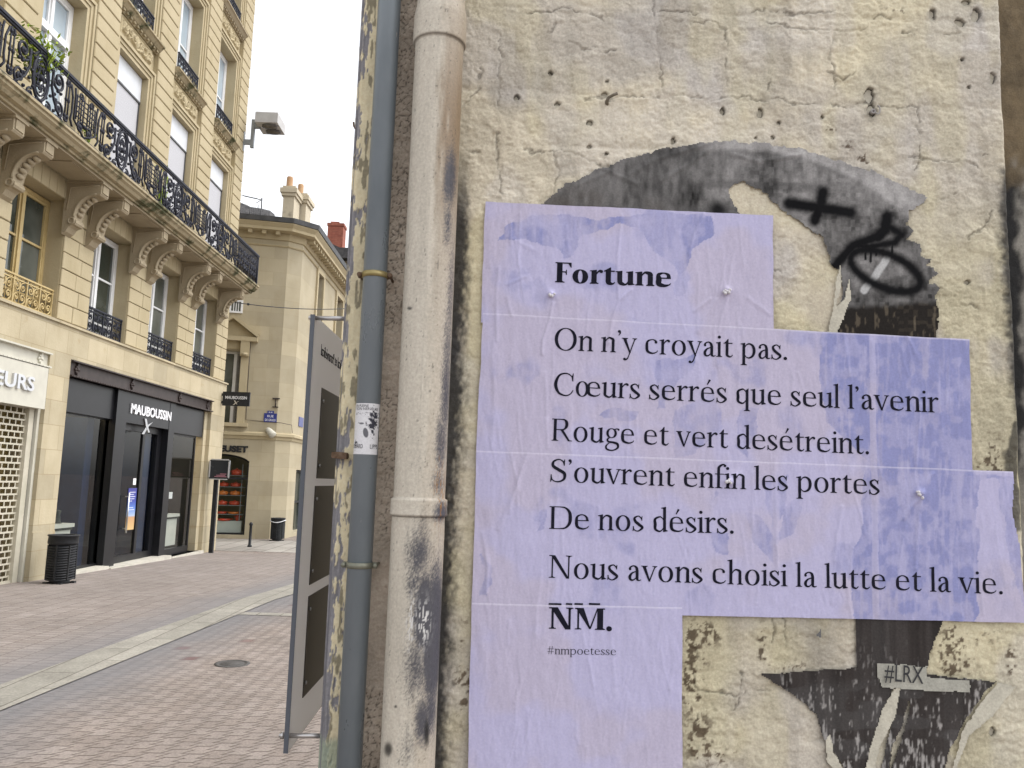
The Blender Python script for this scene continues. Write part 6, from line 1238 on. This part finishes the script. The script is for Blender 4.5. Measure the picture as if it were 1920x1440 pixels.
def upper(a, b, X_, Z_):
    big = fbm(X_ * 12, Z_ * 12, 4, 151); fine = fbm(X_ * 90, Z_ * 30, 3, 152); blk = vnoise(np.floor(a / 9) * 3.1 + .5, np.floor(b / 7) * 2.7 + .5, 153)
    R = np.hypot((a - 1380) / 1.12, b - 660); rim = sstep(372, 384, R) * sstep(1280, 1380, a)
    g = .150 + .15 * (big - .5) * 2 + .08 * (fine - .5) * 2 + .09 * (blk - .5) * sstep(1200, 1500, a) + .16 * rim; g = g + .10 * sstep(345, 330, b) * 0
    c = np.stack([g, g * .965, g * .95], -1)
    low = sstep(1330, 1180, a) * sstep(330, 390, b) * sstep(.42, .6, big); c = c * (1 - .65 * low)[..., None] + np.array([.06, .05, .042]) * (.65 * low)[..., None]
    band = sstep(12, 4, np.abs(b - 348 - (a - 1380) * .05)) * sstep(1300, 1340, a) * sstep(1560, 1500, a); c = c * (1 - .35 * band)[..., None]
    dk = sstep(566, 580, b + 10 * (fine - .5) + (a - 1660) * .06) * sstep(1535, 1560, a); sc_ = sstep(.64, .74, fbm(X_ * 160, Z_ * 34, 3, 155)) * .45 + .12 * sstep(.55, .7, blk) * (a > 1680)
    c = c * (1 - dk)[..., None] + (np.array([.020, .017, .015]) + sc_[..., None] * np.array([.16, .13, .09])) * dk[..., None]
    wht = sstep(9, 5, seg_dist(a, b, [(1660, 487), (1640, 518), (1618, 545)]) + 3 * (fine - .5)) * .9; c = c * (1 - wht)[..., None] + .5 * wht[..., None]
    s = spray(a, b, X_, Z_)[..., None]; return c * (1 - s) + np.array([.004, .004, .005]) * s
UP = [(1000, 392), (1060, 347), (1130, 313), (1200, 290), (1280, 272), (1362, 264), (1440, 270), (1510, 283), (1580, 304), (1625, 318), (1660, 332), (1700, 352), (1738, 372), (1722, 388), (1704, 398), (1697, 420), (1712, 432), (1700, 448), (1728, 462), (1722, 478), (1748, 486), (1738, 500), (1762, 512), (1740, 528), (1762, 540), (1752, 560), (1760, 580), (1758, 600), (1748, 660), (1540, 650), (1560, 600), (1578, 562), (1572, 510), (1556, 500), (1549, 470), (1540, 446), (1500, 420), (1462, 395), (1430, 362), (1395, 345), (1368, 352), (1370, 378), (1382, 394), (1400, 430)]
def fold(a, b):
    f = 0
    for p in ([(1080, 350), (1150, 320)], [(1180, 330), (1230, 300), (1340, 268)], [(1240, 340), (1290, 310), (1340, 275)], [(1360, 266), (1362, 330)], [(1503, 288), (1505, 340)], [(1370, 290), (1420, 305), (1500, 292)], [(1130, 318), (1190, 345)]): f = f + .0016 * np.exp(-(seg_dist(a, b, p) / 4) ** 2)
    return f
torn('upper_fragment', UP, upper, hfun=fold)
def lower(a, b, X_, Z_):
    st_ = fbm(X_ * 70, Z_ * 5, 4, 160); fl = sstep(.58, .72, .6 * fbm(X_ * 240, Z_ * 60, 3, 161) + .4 * fbm(X_ * 40, Z_ * 16, 3, 166) + .10 * sstep(1330, 1420, b)); big = vnoise(np.floor(a / 34), b * 0 + 1.5, 163)
    c = np.ones(a.shape + (3,)) * np.array([.042, .036, .034]) * (.5 + 1.0 * st_)[..., None] + (.03 * (big - .4))[..., None]; c = c + (fl * .30 * sstep(1180, 1330, b))[..., None] * np.array([1, .96, .92])
    gb = sstep(1262, 1300, b) * .5 * (sstep(.55, .6, vnoise(a / 55., b / 26., 164))); return c * (1 - .3 * gb)[..., None] + .05 * gb[..., None]
torn('lower_fragment', [(1600, 1140), (1603, 1250), (1420, 1262), (1478, 1298), (1528, 1338), (1538, 1380), (1562, 1412), (1600, 1470), (1760, 1470), (1782, 1400), (1812, 1345), (1842, 1300), (1868, 1276), (1735, 1262), (1742, 1225), (1772, 1150)], lower, jag=2.5, holes_=([(1676, 1280), (1655, 1340), (1622, 1440), (1612, 1480), (1640, 1480), (1662, 1380), (1684, 1290)], [(1704, 1308), (1690, 1360), (1672, 1400), (1668, 1440), (1682, 1400), (1700, 1340)]))
pale = lambda a, b, X_, Z_: np.ones(a.shape + (3,)) * lin(192, 187, 172) * (.85 + .3 * fbm(X_ * 40, Z_ * 40, 3, 170))[..., None]
torn('white_residue', [(1546, 640), (1558, 575), (1566, 520), (1574, 488), (1576, 530), (1567, 575), (1580, 562), (1590, 512), (1594, 560), (1580, 600), (1562, 640)], pale, off=.0042, jag=2)
torn('white_residue', [(1868, 1276), (1905, 1285), (1860, 1340), (1815, 1378), (1790, 1440), (1780, 1450), (1800, 1370), (1838, 1310)], pale, off=.0028, jag=3)
torn('white_residue', [(1545, 1385), (1556, 1372), (1562, 1410), (1600, 1470), (1575, 1470), (1545, 1420)], pale, off=.0028, jag=3)
torn('hanging_shred', [(1688, 1280), (1676, 1345), (1648, 1400), (1630, 1475), (1610, 1475), (1628, 1400), (1650, 1330), (1672, 1290)], pale, off=.0036, jag=1.5)
dim = lambda a, b, X_, Z_: np.ones(a.shape + (3,)) * lin(168, 166, 156) * (.8 + .4 * fbm(X_ * 50, Z_ * 50, 3, 171))[..., None]
torn('paper_strip', [(1640, 1241), (1735, 1247), (1735, 1268), (1816, 1274), (1814, 1298), (1733, 1294), (1650, 1288), (1640, 1262)], dim, off=.0050, jag=2)
p = ony(1658, 1276, WY - .0118); q = ony(1731, 1282, WY - .0105); uu_ = (q - p) / np.linalg.norm(q - p)
sans('#LRX', .05, mat('faded_black_ink', (.035, .035, .038), None, rough=.7), 'lettering', oldp, p, uu_, np.cross((0, -1, 0), uu_), .0006, float(np.linalg.norm(q - p)))
torn('paper_scrap', [(1526, 1190), (1537, 1174), (1538, 1198), (1532, 1195)], lambda a, b, X_, Z_: np.ones(a.shape + (3,)) * .15, off=.006, jag=1)

# ================================================================== THE POEM
PAPER = mat('wheat_pasted_paper', (1, 1, 1), .25, 210, attr='col', rough=.72, spec=.3, bump=.00035, bscale=230)
poem = thing('poem_poster', tuple(onw(1200, 800)), 'stepped lilac white poem poster pasted in wrinkled rows on the cream wall', 'poster')
rs = random.Random(21); CREASE = [([(1036, 570), (1030, 600), (1017, 640), (1016, 665)], 1.5, 2.6), ([(1182, 545), (1160, 565), (1147, 600), (1140, 645)], 1.5, 3), ([(1165, 405), (1160, 450), (1156, 500), (1158, 560)], .9, 2.5), ([(1318, 402), (1300, 440), (1290, 478)], 1.3, 2.5), ([(1340, 565), (1318, 600), (1308, 625)], 1.0, 4), ([(1362, 562), (1352, 590), (1345, 622)], 1.0, 3), ([(1369, 500), (1364, 530), (1362, 545)], .9, 2.5), ([(1400, 560), (1440, 590)], .8, 4), ([(1300, 585), (1330, 562)], 1.0, 3), ([(1024, 788), (990, 850), (962, 930), (935, 990)], 1.1, 5), ([(985, 860), (968, 910), (955, 960)], .9, 3), ([(1722, 760), (1716, 830), (1713, 872)], 1.3, 3), ([(1721, 935), (1716, 1000), (1712, 1065)], 1.4, 3.2), ([(1690, 972), (1708, 945), (1722, 932)], 1.6, 3), ([(1745, 888), (1732, 905), (1722, 925)], 1.6, 2.6), ([(1575, 950), (1566, 1000), (1561, 1050)], 1.2, 3.4), ([(1630, 640), (1632, 760), (1634, 870), (1640, 960), (1642, 1150)], .7, 5), ([(1448, 860), (1452, 960), (1454, 1080)], .7, 4), ([(975, 402), (973, 470), (971, 500)], .8, 2.5), ([(935, 505), (930, 560), (932, 640)], .9, 3), ([(1022, 700), (1024, 780), (1026, 840)], .7, 2.5), ([(1178, 760), (1176, 830), (1172, 870)], .7, 2.5), ([(925, 640), (927, 760), (922, 840)], .6, 4), ([(905, 1000), (915, 1060), (910, 1110)], .9, 4), ([(1120, 950), (1118, 1010)], .7, 3), ([(1760, 1090), (1758, 1120)], .9, 3), ([(1420, 1085), (1415, 1130)], .7, 3), ([(1560, 1090), (1556, 1130)], .8, 3), ([(1834, 1090), (1838, 1150)], .8, 3), ([(960, 450), (1000, 470)], .6, 4), ([(950, 535), (985, 520)], .8, 3)]
for k in range(240):
    x = rs.uniform(890, 1900); y = rs.uniform(390, 1400); l = rs.uniform(30, 120); dx = rs.gauss(0, .16) * l; CREASE.append(([(x, y), (x + dx * .5 + rs.gauss(0, 2), y + l * .5), (x + dx, y + l)], rs.uniform(.2, .62), rs.uniform(1.4, 3.4)))
KNOBS = [(1033, 553, 5.5, 7), (1361, 546, 5.5, 6), (1366, 903, 6, 9), (1722, 925, 7, 7), (1378, 893, 3, 4)]
def paper_h(a, b):
    x, z = a / 875., b / 875.; hh = .0022 * (fbm(x * 10, z * 6, 3, 180) - .5) + .0017 * (fbm(x * 60, z * 16, 4, 181, .6) - .5) + .0007 * (fbm(x * 170, z * 60, 3, 182) - .5)
    for pts, am, w_ in CREASE:
        P = np.array(pts); x0, y0 = P.min(0) - 14; x1, y1 = P.max(0) + 14; k = (a > x0) & (a < x1) & (b > y0) & (b < y1)
        if k.any(): d = seg_dist(a[k], b[k], pts); hh[k] += .00135 * am * np.exp(-(d / w_) ** 2)
    for (x, y, r, am) in KNOBS: d = np.hypot(a - x, b - y); hh += .001 * am * np.exp(-(d / r) ** 2) + .0015 * np.exp(-(d / (r * 3.5)) ** 2)
    return hh
def paper_col(a, b):
    x, z = a / 875., b / 875.; lavn = lin(184, 180, 211); pink = lin(186, 179, 202); blue = lin(140, 143, 188); n = fbm(x * 7, z * 7, 4, 190); c = lavn + (pink - lavn) * sstep(.42, .62, n)[..., None]; j = 22 * (fbm(x * 26, z * 26, 4, 191) - .5) * 2
    B = np.zeros_like(a); big = sstep(.40, .60, fbm(x * 14, z * 11, 4, 192))
    def blob(poly, s, var=.5):
        nonlocal B; k = inside(a + j * .45, b + j * .4, poly).astype(float); B = np.maximum(B, k * s * (1 - var + var * big))
    blob([(935, 455), (955, 425), (990, 405), (1060, 400), (1120, 415), (1190, 408), (1260, 402), (1330, 405), (1335, 440), (1300, 470), (1272, 520), (1262, 500), (1220, 470), (1200, 432), (1160, 420), (1120, 432), (1095, 445), (1060, 492), (1050, 470), (1020, 462), (980, 450)], .85)
    blob([(1540, 612), (1830, 640), (1820, 890), (1640, 880), (1545, 790), (1535, 700)], .95, .10); blob([(1620, 880), (1905, 890), (1830, 900), (1825, 1170), (1600, 1170), (1592, 1040), (1615, 980)], .85, .25); blob([(1865, 890), (1900, 890), (1925, 1170), (1900, 1100), (1880, 1010)], .5, .2)
    blob([(1222, 680), (1300, 660), (1290, 700), (1250, 730), (1235, 770)], .8); blob([(1225, 700), (1240, 700), (1248, 768), (1236, 772)], .6); blob([(1124, 780), (1160, 766), (1196, 772), (1190, 786), (1140, 790)], .6, .2); blob([(1265, 770), (1340, 740), (1350, 800), (1300, 850), (1262, 860)], .55); blob([(1385, 770), (1420, 765), (1400, 860), (1380, 840)], .5); blob([(1430, 910), (1475, 890), (1470, 960), (1440, 985)], .55)
    blob([(1395, 960), (1420, 965), (1455, 1015), (1450, 1060), (1415, 1020)], .55); blob([(1470, 950), (1500, 930), (1490, 980), (1450, 1030)], .45); blob([(1333, 1000), (1365, 1000), (1362, 1040), (1335, 1030)], .6, .2); blob([(1340, 920), (1348, 925), (1340, 950)], .5, .2); blob([(1245, 640), (1240, 612), (1180, 600), (1190, 596), (1250, 608)], .3); blob([(1020, 535), (1010, 520), (985, 530), (1000, 570), (1028, 575)], .35); blob([(1275, 480), (1290, 520), (1280, 560), (1262, 555)], .5)
    blob([(905, 1040), (920, 1060), (918, 1120), (905, 1120)], .5); blob([(1010, 965), (1026, 955), (1018, 990), (1008, 998)], .7, .1); B = np.maximum(B, .40 * sstep(.60, .72, fbm(x * 10 + 4, z * 10, 4, 195)) * sstep(1180, 1080, b))
    sc_ = sstep(.54, .68, fbm(x * 120, z * 14, 3, 196)); B = B * (1 - .36 * sc_); B = B * (.70 + .55 * sstep(.35, .62, fbm(x * 44, z * 40, 4, 198)))
    for x0 in (1448, 1632, 1836): B = np.where(np.abs(a - x0 - (b - 640) * .012) < 6, B * .35, B)
    c = c + (blue - c) * np.clip(B, 0, 1)[..., None]; return c * (.96 + .08 * fbm(x * 90, z * 40, 3, 197))[..., None]
ROWS = [[(910, 380), (1447, 406), (1448, 632), (902, 606)], [(906, 588.5), (1813, 638), (1819, 892), (892, 860)], [(894, 845), (1895, 884), (1918, 1166), (884, 1144)], [(884.5, 1129), (1277, 1138), (1277, 1500), (876, 1500)]]
ROWH = [.0082 + .0007 * k for k in range(4)]
def sheet_y(a, b, row): return WY - ROWH[row] - np.maximum(paper_h(a, b), -.0014)
for k, q in enumerate(ROWS):
    c = [onw(*p) for p in q]; nu, nv = int(np.linalg.norm(c[1] - c[0]) / .0023), int(np.linalg.norm(c[3] - c[0]) / .0023); u, v = np.meshgrid(np.linspace(0, 1, nu), np.linspace(1, 0, nv))
    Xq = c[0][0] * (1 - u) * (1 - v) + c[1][0] * u * (1 - v) + c[2][0] * u * v + c[3][0] * (1 - u) * v; Zq = c[0][2] * (1 - u) * (1 - v) + c[1][2] * u * (1 - v) + c[2][2] * u * v + c[3][2] * (1 - u) * v
    w1 = .0016; Xq = Xq + w1 * (fbm(Zq * 16, Zq * 0 + k, 3, 200) - .5) * 2; Zq = Zq + w1 * (fbm(Xq * 12, Xq * 0 + k + 9, 3, 201) - .5) * 1.4; a, b = seen(Xq, np.full_like(Xq, WY), Zq)
    keep = np.ones_like(u, bool)
    if k == 2: bite = inside(a, b, [(1898, 880), (1894, 960), (1899, 984), (1908, 1022), (1914, 1080), (1921, 1170), (1960, 1170), (1960, 880)]); keep &= ~bite
    cc = paper_col(a, b)
    if k: e = sstep(.012, .003, v) * .5; cc = cc + (lin(228, 224, 238) - cc) * e[..., None]
    relief('paper_sheet', Xq, sheet_y(a, b, k), Zq, cc, PAPER, poem, keep)
# white burst paper on the covered nails
for (x, y, r, am) in KNOBS[:4]:
    q = ony(x, y, WY - .010 - am * .001); mb = MB(); rr = random.Random(int(x))
    for j in range(7): o_ = np.array([rr.gauss(0, .0035), rr.gauss(0, .001), rr.gauss(0, .0035)]); mb.sphere(q + o_, .0028 + .0012 * rr.random(), 7, 5)
    mb.build('covered_nail', mat('burst_paper', (.52, .50, .52), (.66, .64, .66), 120, rough=.8) if x == 1033 else bpy.data.materials['burst_paper'], poem)
TINK = mat('printed_blue_black_ink', (.008, .008, .016), (.014, .014, .024), 60, rough=.8, spec=.1)
REG, BOLD, THIN = Glyphs(83, 28), Glyphs(165, 40), Glyphs(62, 26)
LINES = [('Fortune', BOLD, 1040, 531, 1256.5, 539.5, 37.5, 0), ('On n\u2019y croyait pas.', REG, 1039, 657, 1473, 676, 40.5, 1), ('Cœurs serrés que seul l\u2019avenir', REG, 1037.5, 741.5, 1755.5, 774.5, 41, 1), ('Rouge et vert desétreint.', REG, 1033.5, 826.5, 1625.5, 852, 41, 1),
         ('S\u2019ouvrent enfin les portes', REG, 1031, 902.5, 1645, 927.5, 41, 2), ('De nos désirs.', REG, 1029, 991, 1373, 1000, 42, 2), ('Nous avons choisi la lutte et la vie.', REG, 1028, 1082, 1875, 1113, 42, 2), ('NM.', BOLD, 1028, 1177, 1146, 1180, 40, 3), ('#nmpoetesse', THIN, 1026, 1224.5, 1153.5, 1226.5, 15, 3)]
for txt, G, xa, ya, xb, yb, cap, row in LINES:
    polys, wd = G.text(txt); A0, A1 = onw(xa, ya), onw(xb, yb); L_ = np.linalg.norm(A1 - A0); u = (A1 - A0) / L_; v = np.array([-u[2], 0, u[0]]); allp = np.concatenate([p for _, p in polys]); x0, x1 = allp[:, 0].min(), allp[:, 0].max(); sx_ = L_ / (x1 - x0); mid = (A0 + A1) / 2; sz_ = cap / 690. / (np.linalg.norm(np.array(seen(*[np.array([t]) for t in (mid + (0, 0, .1))])).ravel() - np.array(seen(*[np.array([t]) for t in mid])).ravel()) / .1)
    V, F, lay = [], [], []
    for li, p in polys: b0 = len(V); V += [A0 + u * (q[0] - x0) * sx_ + v * q[1] * sz_ for q in p]; lay += [li] * len(p); F.append(list(range(b0, b0 + len(p))))
    if txt == 'NM.':        # the misregistered tops of the letters, on the sheet above
        for (ax, bx_) in ((1028, 1052), (1060, 1072), (1076, 1092), (1103, 1124)):
            b0 = len(V); V += [onw(ax, 1129), onw(bx_, 1129.6), onw(bx_, 1133), onw(ax, 1132.4)]; lay += [0] * 4; F.append([b0, b0 + 1, b0 + 2, b0 + 3])
    bm = bmesh.new(); la = bm.verts.layers.float.new('lay'); vv = [bm.verts.new(q) for q in V]
    for q, l in zip(vv, lay): q[la] = l
    for f in F:
        try: bm.faces.new([vv[i] for i in f])
        except ValueError: pass
    bmesh.ops.triangulate(bm, faces=bm.faces[:])
    for _ in range(4):
        lng = [e for e in bm.edges if e.calc_length() > .0052]
        if not lng: break
        bmesh.ops.subdivide_edges(bm, edges=lng, cuts=1, use_grid_fill=False); bmesh.ops.triangulate(bm, faces=[f for f in bm.faces if len(f.verts) > 3])
    bm.verts.ensure_lookup_table(); co = np.array([q.co[:] for q in bm.verts]); a, b = seen(co[:, 0], np.full(len(co), WY), co[:, 2]); yy = sheet_y(a, b, row) - .0007
    o0 = ORIGIN[poem]
    for i, q in enumerate(bm.verts): q.co = (co[i, 0] - o0[0], yy[i] - .00003 * q[la] - (.0010 if txt == 'NM.' and b[i] < 1136 else 0) - o0[1], co[i, 2] - o0[2])
    for f in bm.faces: f.normal_update(); (f.normal.y > 0) and f.normal_flip()
    me = bpy.data.meshes.new('printed_line'); bm.to_mesh(me); bm.free(); link_mesh('printed_line', me, TINK, poem)
# ---- nail and anchor in the wall
q = onw(1138, 183); nl = thing('bent_nail', tuple(q), 'rusty bent nail sticking out of the cream wall above the posters', 'nail')
mb = MB(); y1 = WY - .012; mb.tube([ony(1138, 197, WY + .004), ony(1138, 190, WY - .006), ony(1141, 183, WY - .013), ony(1150, 178, WY - .017), ony(1158, 175, WY - .019)], [.0045, .0042, .0034, .0034, .0036], 10); mb.build('shank', mat('rusty_grey_iron', (.13, .11, .08), (.24, .21, .17), 90, rough=.8, bump=.001), nl)
q = onw(1636, 210); ab = thing('wall_anchor', tuple(q), 'grey plastic wall plug with a screw eye in the cream wall', 'wall plug')
mb = MB(); mb.lathe([(.0055, .006), (.0062, -.004), (.005, -.006), (.0028, -.005), (.0026, .004)], tuple(q), 14, axis=1); mb.tube([q + np.array([.008 + .0055 * math.cos(t), -.008, .002 + .010 * math.sin(t)]) for t in np.linspace(-2.4, 1.6, 14)], .0016, 6); mb.build('plug', mat('pale_grey_plastic', (.36, .34, .33), None, rough=.6), ab)
mc = thing('manhole_cover', (-2.1, 6.93, ground_z(6.93)), 'small dark round iron cover set in the paving in front of the stone strip', 'manhole cover')
mb = MB(); z = ground_z(6.93); mb.lathe([(.14, z - .01), (.14, z + .004), (.115, z + .006), (.11, z + .002), (.09, z + .002), (.085, z + .006), (0, z + .007)], (-2.1, 6.93, 0), 28); mb.build('lid', mat('cast_iron_cover', (.05, .046, .045), (.09, .085, .08), 30, rough=.6, bump=.002, bscale=120), mc)
